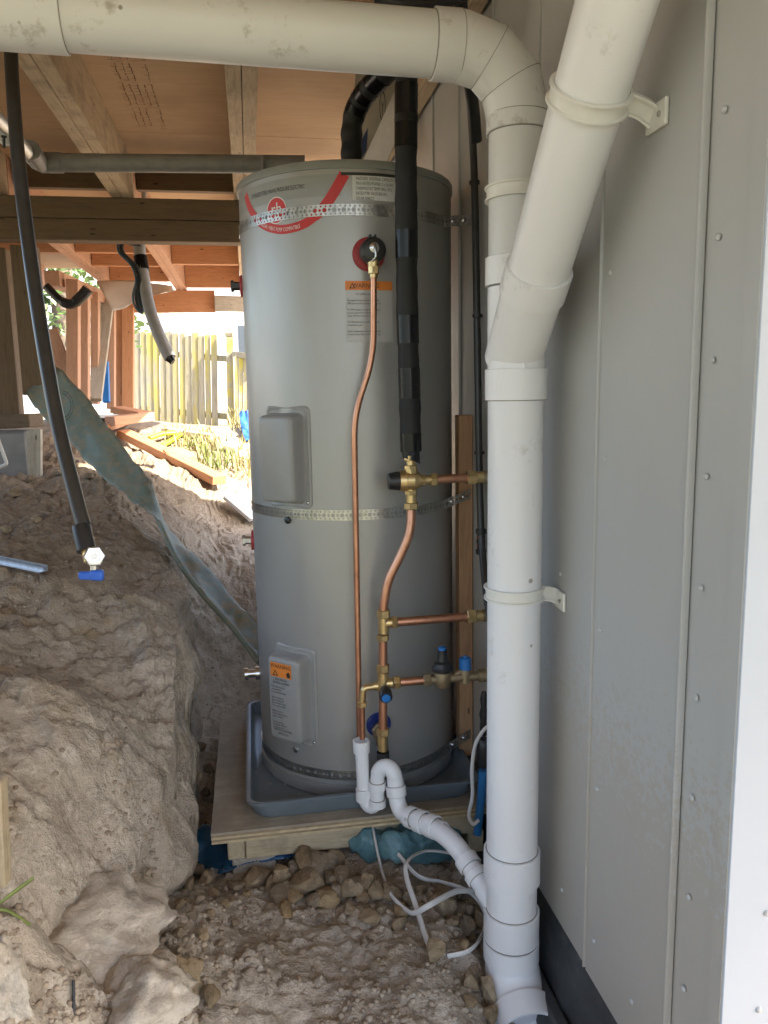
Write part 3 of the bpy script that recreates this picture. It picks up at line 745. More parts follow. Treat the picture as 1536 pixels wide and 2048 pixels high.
# ------------------------------------------------------------------ grey conduit pipe under the joists, foil pipe
gp = thing('grey_pipe', 'dark grey plastic pipe running level under the joists to the tank top', 'pipe', V(300, 325, 2.66))
a, b = V(92, 325, 2.64), V(610, 329, 2.70)
MB().tube(bend([V(62, 300, 2.5), V(78, 325, 2.62), a, b], .06), .0285, 20).build('pipe', 'pvc_grey', gp, 50)
MB().lathe(ringpipe(.0285, .07), V(80, 325, 2.64), b - a, 20).build('socket', 'pvc_grey', gp, 40)
t = MB(); t.tube([V(526, 312, 2.66), V(526, 340, 2.66)], .006, 8); t.build('clip', 'pvc_grey', gp, 50)
fo_ = thing('metal_pipe', 'shiny metal pipe joining the grey plastic pipe from the joist', 'pipe', V(30, 280, 2.4))
MB().tube([V(-30, 215, 2.1), V(20, 262, 2.32), V(72, 326, 2.60)], .021, 18).build('pipe', 'galvanised', fo_, 50)
for x, y, Y in ((12, 272, 2.3), (62, 300, 2.55)):
    MB().lathe(ringpipe(.021, .014, .004), V(x, y, Y), V(72, 326, 2.60) - V(20, 262, 2.32), 18).build('clamp', 'galvanised', fo_, 40)
    m = MB(); m.tube([V(x - 4, y + 4, Y - .03), V(x - 4, y + 24, Y - .03)], .004, 8); m.lathe([(0, .008), (.004, .008)], V(x - 4, y + 3, Y - .03), (0, 0, 1), 6); m.build('bolt', 'black_plastic', fo_, 40)

# ------------------------------------------------------------------ stormwater stack: horizontal pipe, bend, downpipe, branch
PR = .055
AX = Vector((.266, 1.551, 0))
def at_z(px, py): return V(px, py, AX.y).z
sw = thing('stormwater_pipe', 'large white plastic stormwater pipe with bend, downpipe and slanted branch in front of the wall', 'pipe', (AX.x, AX.y, .05))
zt = 1.922
hd = Vector((-WN.x, -WN.y, .018)).normalized()
E0 = Vector((AX.x, AX.y, zt))
Lh = 1.25; el = .115
MB().tube([E0 + hd * (el + .03), E0 + hd * Lh], PR, 40).build('horizontal_pipe', 'pvc_upper', sw, 60)
MB().lathe(ringpipe(PR, .052, .0048), E0 + hd * (el - .002), hd, 40).build('bend_socket', 'pvc_upper', sw, 25)
cp = (E0 + hd * .80)
MB().lathe(ringpipe(PR, .12, .0045), cp, hd, 40).build('pipe_coupling', 'pvc_upper', sw, 25)
# segmented bend
def seg_elbow(name, c0, da, db, r, reach, mat, nseg=3, mini=.003):
    a = c0 + da * reach; b = c0 + db * reach; pts = [a]
    for k in range(1, nseg):
        t = k / nseg; ang = t * math.pi / 2
        pts.append(c0 + da * reach * (1 - math.sin(ang)) + db * reach * (1 - math.cos(ang)))
    pts.append(b); m = MB(); n = len(pts)
    dense = []
    dense = [a + da * .014] + pts + [b + db * .014]
    return m.tube(dense, r + mini, 40).build(name, mat, sw, 24)
def seam(p, ax, r, par, h=.0006):
    return MB().lathe([(-h, r - .003), (-h, r), (h, r), (h, r - .003)], p, ax, 40, close=True).build('joint_line', 'seam_dirt', par, 30)
seg_elbow('bend', E0, hd, Vector((0, 0, -1)), PR, el, 'pvc_upper', 3, .0044)
z1 = at_z(1027, 268)
MB().lathe(ringpipe(PR, E0.z - el - z1, .0052), (AX.x, AX.y, z1), (0, 0, 1), 40).build('bend_socket', 'pvc_upper', sw, 25)
zj0, zj1 = at_z(1027, 515), at_z(1027, 800)
MB().tube([(AX.x, AX.y, z1 + .02), (AX.x, AX.y, zj0 - .02)], PR, 40).build('upper_pipe', 'pvc_upper', sw, 60)
MB().lathe(ringpipe(PR, zj0 - at_z(1027, 572), .006), (AX.x, AX.y, at_z(1027, 572)), (0, 0, 1), 40).build('junction_socket', 'pvc_white', sw, 25)
MB().tube([(AX.x, AX.y, at_z(1027, 575)), (AX.x, AX.y, at_z(1027, 742))], PR + .001, 40).build('junction_body', 'pvc_white', sw, 60)
MB().lathe(ringpipe(PR, at_z(1027, 738) - zj1, .006), (AX.x, AX.y, zj1), (0, 0, 1), 40).build('junction_socket', 'pvc_white', sw, 25)
B0 = V(1030, 705, AX.y); B1 = V(1234, 0, 1.13); bd = (B1 - B0).normalized()
sk0 = (V(1080, 560, 1.4) - B0).dot(bd)
MB().tube([B0 - bd * .02, B0 + bd * sk0], PR + .0015, 40).build('branch_arm', 'pvc_white', sw, 60)
MB().lathe(ringpipe(PR, .055, .0058), B0 + bd * (sk0 - .05), bd, 40).build('branch_socket', 'pvc_white', sw, 25)
MB().tube([B0 + bd * sk0, B0 + bd * 1.25], PR, 40).build('branch_pipe', 'pvc_white', sw, 60)
m = MB(); pc = V(1048, 742, AX.y - PR - .002); m.box(Matrix.Translation(pc) @ frame((0, 0, 1)), .03, .004, .006, .001); m.build('moulded_rib', 'pvc_white', sw, 30)
def zc(py): return V(1029, py, AX.y - PR).z
MB().tube([(AX.x, AX.y, zj1 + .02), (AX.x, AX.y, zc(1960))], PR, 44).build('downpipe', 'pvc_white', sw, 60)
for ya, yb, t in ((1728, 1790, .0062), (1850, 1908, .0062), (1911, 1950, .0066)):
    MB().lathe(ringpipe(PR, zc(ya) - zc(yb), t), (AX.x, AX.y, zc(yb)), (0, 0, 1), 44).build('pipe_coupling', 'pvc_white', sw, 25)
# moulded code on the junction socket
def on_pipe(u, v):
    a = -1.02 + u / (PR + .005); return Vector((AX.x + (PR + .0064) * math.sin(a), AX.y - (PR + .0064) * math.cos(a), zj1 + .018 + v))
m = MB()
for u0, v0, u1, v1 in ((0, 0, .014, .0008), (0, .017, .014, .0178), (0, 0, .0008, .0178), (.0132, 0, .014, .0178)):
    m.add([on_pipe(u0, v0), on_pipe(u1, v0), on_pipe(u1, v1), on_pipe(u0, v1)], [(0, 1, 2, 3)])
m.build('moulded_stamp', 'pvc_cream', sw, None)
# foot bend turning towards the open side
zb = zc(1950); fd = Vector((.16, -1, -.36)).normalized()
cpt = Vector((AX.x + .002, AX.y, zb - .055)); pts = [Vector((AX.x, AX.y, zb + .01))]
for k in range(9):
    t = k / 8; pts.append(Vector((AX.x, AX.y, zb)) * (1 - t) ** 2 + cpt * 2 * t * (1 - t) + (cpt + fd * .062) * t * t)
m = MB(); m.tube(pts, [PR + .003] * 3 + [PR + .006] * 7, 40).build('foot_bend', 'pvc_white', sw, 60)
fe = cpt + fd * .060
MB().lathe([(0, PR + .004), (.001, PR + .011), (.05, PR + .011), (.051, PR + .006), (.051, PR + .004), (.012, PR + .003), (.010, .0)], fe, fd, 44).build('foot_socket', 'pvc_white', sw, 40)

dn = Vector((0, 0, -1)); epts = [E0 + hd * el * (1 - math.sin(k / 3 * math.pi / 2)) + dn * el * (1 - math.cos(k / 3 * math.pi / 2)) for k in range(4)]
for k in (1, 2): seam(epts[k], (epts[k + 1] - epts[k - 1]), PR + .0052, sw, .0005)
seam(E0 + hd * (el + .0015), hd, PR + .0053, sw); seam(E0 + hd * (el + .051), hd, PR + .0016, sw); seam((AX.x, AX.y, E0.z - el), dn, PR + .0056, sw, .0004); seam((AX.x, AX.y, z1 - .0006), dn, PR + .0018, sw)
seam(cp - hd * .0006, hd, PR + .0016, sw); seam((AX.x, AX.y, zj1 - .0006), dn, PR + .0018, sw)
for yy in (1728, 1790, 1850, 1909.5): seam((AX.x, AX.y, zc(yy) + (.0007 if yy in (1728, 1850) else -.0007)), dn, PR + (.0016 if yy < 1900 else .0050), sw)
# brackets
def bracket(label, c, axis_, r, armdir, reach, side, wall_pt=None):
    """collar ring plus arm to the wall"""
    axis_ = axis_.normalized(); b = thing('pipe_bracket', label, 'bracket', c)
    hgt = .026; prof = [(-hgt / 2, r + .0006), (-hgt / 2, r + .0075), (-hgt / 2 + .003, r + .0075), (-hgt / 2 + .0045, r + .0035), (hgt / 2 - .0045, r + .0035), (hgt / 2 - .003, r + .0075), (hgt / 2, r + .0075), (hgt / 2, r + .0006)]
    MB().lathe(prof, c, axis_, 44, close=True).build('collar', 'pvc_cream', b, 30)
    if armdir is not None:
        ad = (armdir - axis_ * armdir.dot(axis_)).normalized(); q0 = c + ad * (r + .002); q1 = wall_pt
        mid = q0.lerp(q1, .55) + Vector((0, 0, .004)); sp = bend([q0 - ad * .004, mid, q1], .03, 5); m = MB(); vs_ = []
        nn = len(sp); sid = axis_.cross(ad).normalized()
        for i, p in enumerate(sp):
            tg = (sp[min(i + 1, nn - 1)] - sp[max(i - 1, 0)]).normalized(); wv = (axis_ - tg * axis_.dot(tg)).normalized(); nv = tg.cross(wv).normalized()
            for a_, b_ in ((-1, -1), (1, -1), (1, 1), (.75, 1), (.75, -.2), (-.75, -.2), (-.75, 1), (-1, 1)): vs_.append(p + wv * (a_ * .0150) + nv * (b_ * .0048))
        m.add(vs_, [(i * 8 + k, i * 8 + (k + 1) % 8, (i + 1) * 8 + (k + 1) % 8, (i + 1) * 8 + k) for i in range(nn - 1) for k in range(8)] + [tuple(range(8)), tuple((nn - 1) * 8 + k for k in range(8))])
        m.build('arm', 'pvc_cream', b, 30)
        tp = q1 + IN * .004; M = Matrix.Translation(tp - WD * .010) @ frame(WD)
        m = MB(); m.box(M, .058, .006, .038, .0015); m.build('wall_tab', 'pvc_cream', b, 30)
        MB().lathe([(0, .0046), (.003, .0046), (.0032, .0030), (.0012, .0028)], tp - WD * .022 + IN * .002, IN, 12).build('screw', 'galvanised', b, 40)
    return b
c2 = Vector((AX.x, AX.y, zc(1198)))
bracket('cream pipe bracket holding the straight lower downpipe to the wall', c2, Vector((0, 0, 1)), PR, Vector((1, -.25, 0)), 0, 1, W(1118, 1196))
tt = (V(1182, 205, 1.2) - B0).dot(bd)
c1 = B0 + bd * (tt)
bracket('cream pipe bracket around the slanted branch pipe with its arm on the wall', c1, bd, PR, Vector((1, -.25, 0)), 0, 1, W(1312, 238))
bracket('cream bracket ring on the upper vertical pipe partly hidden by the branch', Vector((AX.x, AX.y, at_z(1027, 388))), Vector((0, 0, 1)), PR, Vector((1, .1, 0)), 0, 1, F(SD(AX)[0] - .01, 0, at_z(1027, 385)))

# ------------------------------------------------------------------ platform, tray
PZ = .185
pf = thing('plywood_platform', 'weathered plywood platform on timbers under the water heater', 'platform', F(2.2, .38, .05))
for k in range(5):
    e = (.0, .0015, .0005, .002, .001)[k]
    wbeam('veneer_layer', 1.885 + e, 2.664, .012, .763 - e, PZ - .0062 * (k + 1), PZ - .0062 * k - .0001, 'ply_base' if k == 0 else ('ply_edge_light' if k % 2 == 0 else 'ply_edge_dark'), pf, 'd' , 0)
zt_ = PZ - .0312
wbeam('timber', 1.925, 2.63, .680, .725, zt_ - .075, zt_ - .0005, 'pine_pallet', pf, 's', .003)
wbeam('timber', 1.922, 1.967, .03, .678, zt_ - .075, zt_ - .0005, 'pine_pallet', pf, 'd', .003)
wbeam('timber', 2.58, 2.625, .03, .678, zt_ - .075, zt_ - .0005, 'pine_pallet', pf, 'd', .003)
wbeam('timber', 1.93, 2.62, .02, .065, zt_ - .14, zt_ - .0765, 'pine_pallet', pf, 's', .003)
wbeam('packer', 1.935, 2.60, .60, .715, zt_ - .14, zt_ - .0765, 'pine_grey', pf, 's', .003)

def rrect(cx, cy, hx, hy, r, n=6):
    o = []
    for qx, qy, a0 in ((1, 1, 0), (-1, 1, 90), (-1, -1, 180), (1, -1, 270)):
        for k in range(n + 1):
            a = R(a0 + 90 * k / n); o.append((cx + qx * (hx - r) + r * math.cos(a), cy + qy * (hy - r) + r * math.sin(a)))
    return o
def loft(m, rings, cap0=True, cap1=True):
    n = len(rings[0]); vs_ = [p for r_ in rings for p in r_]; fs = [(i * n + k, i * n + (k + 1) % n, (i + 1) * n + (k + 1) % n, (i + 1) * n + k) for i in range(len(rings) - 1) for k in range(n)]
    if cap0: fs.append(tuple(range(n)))
    if cap1: fs.append(tuple((len(rings) - 1) * n + k for k in range(n)))
    return m.add(vs_, fs)
ts, td, hs, hdd = 2.262, .352, .352, .318
tf = PZ + .012
rings = []
for ex, z, r_ in ((-.022, PZ + .0008, .05), (-.014, PZ + .012, .05), (-.006, PZ + .046, .045), (0, PZ + .048, .035), (0.001, PZ + .055, .035), (-.006, PZ + .0565, .032), (-.012, PZ + .054, .03), (-.02, PZ + .02, .035), (-.03, tf, .04)):
    rings.append([F(a, b, z) for a, b in rrect(ts, td, hs + ex, hdd + ex, r_)])
tray = MB(); loft(tray, rings); tray = tray.build('drip_tray', 'tray_plastic', None, 40)
tag(tray, 'grey plastic drip tray under the water heater on the plywood', 'tray')

# ------------------------------------------------------------------ water heater
TB, TT = .1985, 1.862
wh = thing('water_heater', 'tall grey cylindrical hot water tank strapped beside the wall', 'water heater', (TX, TY, TB))
MB().lathe([(0, TR - .012), (0.001, TR + .001), (.030, TR + .003), (.034, TR + .003), (.036, TR - .003), (.040, TR - .003)], (TX, TY, TB), (0, 0, 1), 128).build('base_ring', 'tank_paint', wh, 40)
MB().lathe([(0, TR), (1.838 - TB - .040, TR)], (TX, TY, TB + .040), (0, 0, 1), 128).build('body', 'tank_paint', wh, 40)
MB().lathe([(0, TR + .0005), (.0008, TR + .0045), (.016, TR + .0045), (.0205, TR + .002), (.023, TR - .006), (.024, TR - .03), (.020, TR - .05), (.020, .01)], (TX, TY, 1.838), (0, 0, 1), 128).build('top_cap', 'cap_paint', wh, 40)
def patch(name, a0, a1, z0, z1, mat, off=.0007, parent=wh, n=24, fn=None):
    m = MB(); vs_ = []
    for k in range(n + 1):
        a = a0 + (a1 - a0) * k / n; vs_ += [TP(a, z0, off), TP(a, z1, off)]
    return m.add(vs_, [(2 * k, 2 * k + 2, 2 * k + 3, 2 * k + 1) for k in range(n)]).build(name, mat, parent, 30)
def ribbon(name, pts, wd, mat, off=.0011, parent=wh):
    m = MB(); vs_ = []; n = len(pts)
    for i, (a, z) in enumerate(pts):
        p0, p1 = pts[max(i - 1, 0)], pts[min(i + 1, n - 1)]; du, dz = (p1[0] - p0[0]) * TR, p1[1] - p0[1]; L = math.hypot(du, dz) or 1
        ww = wd[i] if isinstance(wd, list) else wd
        nx_, nz = -dz / L * ww / 2, du / L * ww / 2
        vs_ += [TP(a + nx_ / TR, z + nz, off), TP(a - nx_ / TR, z - nz, off)]
    return m.add(vs_, [(2 * k, 2 * k + 2, 2 * k + 3, 2 * k + 1) for k in range(n - 1)]).build(name, mat, parent, None)
def disc(name, a, z, r, mat, off=.0013, parent=wh, n=32):
    m = MB(); m.add([TP(a, z, off)] + [TP(a + r / TR * math.cos(t), z + r * math.sin(t), off) for t in [2 * math.pi * k / n for k in range(n)]], [(0, 1 + k, 1 + (k + 1) % n) for k in range(n)])
    return m.build(name, mat, parent, None)
def onT(a0, z0, off=.0018): return lambda u, v: TP(a0 + u / TR, z0 + v, off)
# brand sticker
bl = patch('brand_label', R(-68), R(0.5), 1.775, 1.826, 'label_grey', .0006)
arc_px = [(689, 348), (672, 378), (655, 405), (636, 427), (612, 446), (585, 456), (558, 459), (532, 452), (514, 438), (500, 415), (492, 390)]
arc = [Tang(x, y) for x, y in arc_px]
sp = [(p.x, p.y) for p in spline([Vector((a, z, 0)) for a, z in arc], 6)]
ribbon('red_swoosh', sp, [.026] * 20 + [.022] * (len(sp) - 20), 'ink_red', .0010, wh)
la, lz = Tang(553, 421)
disc('logo_disc', la, lz, .0325, 'ink_white', .0013); disc('logo_disc', la, lz, .030, 'ink_red', .0016)
text_on('logo_letters', [('rh', .042, -.017, -.010, 'LEFT', .95)], onT(la, lz, .0019), 'ink_white', wh)
a0, z0 = Tang(503, 404)
text_on('brand_text', [('STAINLESS STEEL MAINS PRESSURE ELECTRIC', .0145, 0, 0, 'LEFT', .62)], onT(R(-52), 1.797, .0014), 'ink_black', wh)
# curved text on the lower swoosh
tv, tfc = textmesh('SOLAR / HEAT PUMP COMPATIBLE', .0135, 'CENTER'); m = MB()
L = [0]
for i in range(1, len(sp)): L.append(L[-1] + math.hypot((sp[i][0] - sp[i - 1][0]) * TR, sp[i][1] - sp[i - 1][1]))
def along(q):
    i = max(1, min(len(L) - 1, next((k for k in range(len(L)) if L[k] >= q), len(L) - 1))); t = (q - L[i - 1]) / (L[i] - L[i - 1] + 1e-9)
    a = sp[i - 1][0] + (sp[i][0] - sp[i - 1][0]) * t; z = sp[i - 1][1] + (sp[i][1] - sp[i - 1][1]) * t; du, dz = (sp[i][0] - sp[i - 1][0]) * TR, sp[i][1] - sp[i - 1][1]; l_ = math.hypot(du, dz)
    return a, z, du / l_, dz / l_
mid = L[int(len(L) * .60)]
m.add([(lambda A, y: TP(A[0] + (A[3] * y) / TR, A[1] - A[2] * y, .0022))(along(mid - q.x * .62), q.y - .005) for q in tv], tfc); m.build('swoosh_text', 'ink_white', wh, None)
# rating plate
a_l, z_l = Tang(704, 354)
patch('rating_label', a_l, R(34), 1.765, 1.822, 'label_white', .0008)
patch('label_bar', R(.6), R(34), 1.822, 1.829, 'ink_black', .0011)
text_on('rating_text', [(s, .0105, 0, -.0115 * k, 'LEFT', .63) for k, s in enumerate(('346502505  NOMINAL CAPACITY 250 L', 'MAX RATED POWER: 2 x 3.6 kW', 'THERMOSTAT TEMP MAX. 70°C', 'RATED/TPR VALVE 850 kPa', 'SOLAR DIRECT'))], onT(a_l + .03, 1.8115, .0014), 'ink_black', wh)
patch('label_bar', R(29.5), R(31.5), 1.768, 1.785, 'ink_black', .0012)
# warning sticker
wa0, wz1 = Tang(690, 562); wa1, wz0 = Tang(786, 684)
patch('warning_label', wa0, wa1, wz0, wz1 - .022, 'label_clear', .0006); patch('label_header', wa0, wa1, wz1 - .0218, wz1, 'ink_orange', .0008)
text_on('warning_text', [('WARNING', .015, .052, -.016, 'CENTER', .95)] + [(s, .0062, .050 if c else .004, -.034 - .0075 * k, 'CENTER' if c else 'LEFT', .72) for k, (s, c) in enumerate((('HOT SURFACE HAZARD', 1), ('', 0), ('The insulated Temperature & Pressure Relief', 0), ('(TPR) valve must not be used as a replacement', 0), ('', 0), ('The TPR rating must comply with the correct', 0), ('pressure rating noted on the label for this', 0), ('heater. TPR valve must not be altered', 0), ('', 0), ('The TPR valve must be a certified make and', 0), ('be operated to drain', 0), ('', 0), ('Failure to follow these instructions may result', 0), ('in water pressure failure or property damage', 0)))], onT(wa0, wz1, .0012), 'ink_black', wh)
m = MB(); m.add([TP(wa0 + (.010 + x) / TR, wz1 - .018 + y, .0014) for x, y in ((0, 0), (.016, 0), (.008, .014), (.003, .0018), (.013, .0018), (.008, .0108))], [(0, 1, 4, 3), (1, 2, 5, 4), (2, 0, 3, 5)]); m.build('warning_triangle', 'ink_black', wh, None)
# access covers
def cover(x0, y0, x1, y1, label=False):
    aA, zA = Tang(x0, y0); aB, zB = Tang(x1, y1); ac = (aA + aB) / 2; zc_ = (zA + zB) / 2; hw_ = (aB - aA) / 2 * TR; hz = (zA - zB) / 2
    out = Vector((math.sin(ac), -math.cos(ac), 0)); tan = Vector((math.cos(ac), math.sin(ac), 0)); O = Vector((TX, TY, zc_))
    def cyl(u, v, h): return TP(ac + u / TR, zc_ + v, h)
    def flat(u, v, h): return O + out * (TR + h) + tan * u + Vector((0, 0, v))
    m = MB(); loft(m, [[cyl(u, v, h) for u, v in rrect(0, 0, hw_ - e, hz - e, .016, 7)] for e, h in ((0, -.002), (0, .0022), (.0025, .0045), (.006, .0048), (.008, .0032), (.014, .0032))], False, True)
    c = m.build('access_cover', 'cover_plastic', wh, 40)
    bw, bh = hw_ * .80, hz * .855; ou, ov = -hw_ * .10, -hz * .02; m = MB()
    R2 = []
    for e, h, fl_ in ((-.006, .001, 0), (-.002, .006, 0), (0, .014, .5), (.001, .030, 1), (.003, .036, 1), (.0065, .0395, 1), (.011, .041, 1)):
        R2.append([cyl(u + ou, v + ov, h).lerp(flat(u + ou, v + ov, h), fl_) for u, v in rrect(0, 0, bw - e, bh - e, .016, 7)])
    loft(m, R2, False, True); m.build('cover_box', 'cover_plastic', c, 50)
    MB().lathe([(0, .0045), (.002, .0045), (.0035, .003), (.0038, .001)], cyl(hw_ - .012, -hz + .016, .004), out, 12).build('screw', 'chrome', c, 40)
    if label:
        def fm(u, v): return flat(ou + u, ov + v, .0418)
        lw = bw - .012; tp = bh - .016
        m = MB(); m.add([fm(-lw * .92, tp), fm(lw * .70, tp), fm(lw * .70, tp - .040), fm(-lw * .92, tp - .040)], [(0, 1, 2, 3)]); m.build('label_header', 'ink_orange', c, None)
        def fm2(u, v): return flat(ou + u, ov + v, .0423)
        text_on('header_text', [('WARNING', .0155, -lw * .11, tp - .0145, 'CENTER', .95)], fm2, 'ink_black', c)
        lines = [('ELECTRICAL', .0085, -lw * .11, tp - .050, 'CENTER', .9), ('SHOCK HAZARD', .0085, -lw * .11, tp - .059, 'CENTER', .9)]
        body = ('This cover is to be', 'removed by a', 'licensed person only', '', 'Before removing', 'the cover isolate', 'the electrical supply', 'to the water heater', '', 'Failure to do so', 'could result in severe', 'injury or death', '', 'Do not operate', 'the heater with the', 'cover removed')
        lines += [(s, .0072, -lw * .88, tp - .071 - .0078 * k, 'LEFT', .85) for k, s in enumerate(body)]
        slines = [('SERVICE TELEPHONE', .0078, -lw * .11, -bh + .030, 'CENTER', .85), ('0800 657 334', .0078, -lw * .11, -bh + .020, 'CENTER', .85)]
        text_on('warning_text', lines, fm2, 'ink_black', c); text_on('service_text', slines, fm2, 'ink_black', c)
        m = MB(); q = [(-lw * .75 + x, tp - .037 + y) for x, y in ((0, 0), (.020, 0), (.010, .0175), (.004, .0025), (.016, .0025), (.010, .0135))]; m.add([fm2(*p) for p in q], [(0, 1, 4, 3), (1, 2, 5, 4), (2, 0, 3, 5)])
        hx, hy = lw * .38, tp - .036; m.add([fm2(hx + x, hy + y) for x, y in ((0, 0), (.009, 0), (.011, .008), (.006, .016), (0, .013), (-.003, .007))], [(0, 1, 2, 3, 4, 5)]); m.build('warning_symbol', 'ink_black', c, None)
        def fm3(u, v): return flat(ou + u, ov + v, .0424)
    return c
cover(533, 812, 626, 1018); cover(551, 1282, 638, 1496, True)
# plugs and ports
a, z = Tang(577, 1040); MB().lathe([(0, .0095), (.006, .0095), (.008, .006), (.008, .001)], TP(a, z), Vector((math.sin(a), -math.cos(a), 0)), 16).build('port_plug', 'black_plastic', wh, 40)
a, z = Tang(592, 1499); MB().lathe([(0, .0085), (.003, .0085), (.005, .005), (.005, .001)], TP(a, z), Vector((math.sin(a), -math.cos(a), 0)), 16).build('screw', 'chrome', wh, 40)
for z, mt in ((1.60, 'red_rubber'), (.875, 'red_rubber')):
    a = R(-83); o = Vector((math.sin(a), -math.cos(a), 0)); MB().lathe([(-.01, .030), (.004, .030), (.007, .026), (.007, .01)], TP(a, z), o, 24).build('port_rose', mt, wh, 40)
    MB().lathe([(0, .012), (.018, .012), (.018, .016), (.026, .016), (.026, .002)], TP(a, z, .006), o, 6).build('port_plug', 'black_plastic' if z > 1 else 'galvanised', wh, 40)
a = R(-80); o = Vector((math.sin(a), -math.cos(a), 0)); MB().lathe([(0, .020), (.012, .020), (.012, .012), (.034, .012), (.034, .018), (.044, .018), (.046, .002)], TP(a, .47), o, 20).build('drain_port', 'chrome', wh, 40)

# straps
def strap(label, zmid, a0, a1, endp, z_end, dz0=0):
    pts = []; n = 70
    for k in range(n + 1):
        a = a0 + (a1 - a0) * k / n; pts.append(TP(a, zmid, .0022))
    last = pts[-1]
    for k in range(1, 9):
        t = k / 8; p = last.lerp(endp, t); p.z = zmid + (z_end - zmid) * t; pts.append(p)
    t_ = thing('perforated_strap', label, 'strap', pts[n // 2]); m = MB(); L_ = 0; uv = []
    for i, p in enumerate(pts):
        if i: L_ += (p - pts[i - 1]).length
        tg = (pts[min(i + 1, len(pts) - 1)] - pts[max(i - 1, 0)]).normalized(); ou = Vector((tg.y, -tg.x, 0)) * .0006
        for dz_, q_ in ((-.0135, -1), (-.0135, 1), (.0135, 1), (.0135, -1)): m.v.append(tuple(p + Vector((0, 0, dz_)) + ou * q_)); uv.append((L_, dz_))
    m.uv = uv; m.f = [(4 * k + j, 4 * k + (j + 1) % 4, 4 * k + 4 + (j + 1) % 4, 4 * k + 4 + j) for k in range(len(pts) - 1) for j in range(4)]
    o = m.build('band', 'strap_steel', t_, 30)
    tg = (pts[-1] - pts[-3]).normalized(); nn = Vector((tg.y, -tg.x, 0)).normalized()
    if nn.y > 0: nn = -nn
    for q in (.35, .75):
        MB().lathe([(0, .0065), (.003, .0065), (.0055, .004), (.006, .001)], last.lerp(Vector((endp.x, endp.y, z_end)), q) + nn * .0008, nn, 12).build('screw', 'chrome', t_, 40)
    return t_
POST_S = 2.100
pe = F(POST_S - .003, -.0 + .010, 0)
strap('perforated steel strap around the top of the water heater', 1.742, R(-84), R(62), Vector((pe.x, pe.y, 0)), 1.752)
strap('perforated steel strap around the middle of the tank, screwed to the timber stud', .985, R(-84), R(58), Vector((pe.x, pe.y, 0)), 1.010)
strap('perforated steel strap around the foot of the water heater', .262, R(-84), R(58), Vector((pe.x, pe.y, 0)), .290)
tag(beam('timber_stud', F(POST_S + .021, .0225, .217), F(POST_S + .021, .0225, 1.232), .041, .042, 'pine_stud', None, WD, .002), 'upright timber stud fixed to the wall beside the tank', 'stud')

# ------------------------------------------------------------------ fittings
def hexnut(m, p, ax, r, L): return m.lathe([(-L / 2, r * .86), (-L / 2 + r * .12, r), (L / 2 - r * .12, r), (L / 2, r * .86)], p, ax, 6, rot=.3)
def coup(m, p, ax, r): 
    ax = Vector(ax).normalized(); hexnut(m, p, ax, r * 1.5, r * 1.5); m.lathe([(-r * 1.2, r * 1.12), (r * 1.3, r * 1.12)], p, ax, 16); return m
# relief valve at the top
fa, fz = Tang(737, 509); fn = Vector((math.sin(fa), -math.cos(fa), 0)); fp = TP(fa, fz)
rv = thing('relief_valve', 'black capped relief valve with chrome lever on a red rose', 'valve', fp)
MB().lathe([(0, .041), (.004, .041), (.007, .038), (.008, .030), (.010, .022), (.010, .004)], fp, fn, 40).build('rose', 'red_rubber', rv, 40)
MB().lathe([(.004, .024), (.030, .024), (.030, .030), (.060, .031), (.066, .029), (.069, .024), (.069, .004)], fp, fn, 36).build('cap', 'black_plastic', rv, 35)
MB().lathe([(0, .0125), (.003, .0125), (.0045, .010), (.0045, .002)], fp + fn * .069 + Vector((0, 0, .004)), fn, 20).build('cap_badge', 'chrome', rv, 40)
rt = fn.cross(Vector((0, 0, 1)))
for dx in (-.006, .006): MB().box(Matrix.Translation(fp + fn * .045 + rt * dx + Vector((0, 0, .033))) @ frame(fn), .022, .005, .009, .001).build('cap_lug', 'black_plastic', rv, 30)
lv = [fp + fn * .074 + Vector((0, 0, .012)), fp + fn * .078 + Vector((0, 0, 0)), fp + fn * .078 - rt * .001 - Vector((0, 0, .018)), fp + fn * .070 + rt * .006 - Vector((0, 0, .027))]
MB().tube(spline(lv, 5), .0032, 8).build('lever', 'chrome', rv, 50)
m = MB(); op = fp + fn * .056; m.lathe([(0, .014), (.018, .014), (.018, .010), (.03, .010)], op - Vector((0, 0, .020)), (0, 0, -1), 20); m.build('outlet', 'brass', rv, 40)
# drain pipe
YD = op.y
d0 = Vector((op.x, op.y, V(744, 545, YD).z))
dp = thing('drain_pipe', 'thin copper drain pipe running down the tank front with a gentle kink', 'pipe', V(718, 1465, YD))
MB().tube(bend([d0, V(747, 715, YD), V(708, 832, YD), V(719, 1478, YD)], .06, 8), .0077, 18).build('pipe', 'copper', dp, 60)
m = MB(); hexnut(m, d0 + Vector((0, 0, .006)), (0, 0, 1), .0135, .02); m.lathe([(-.012, .010), (.02, .010)], d0, (0, 0, 1), 16); m.build('nut', 'brass', dp, 30)
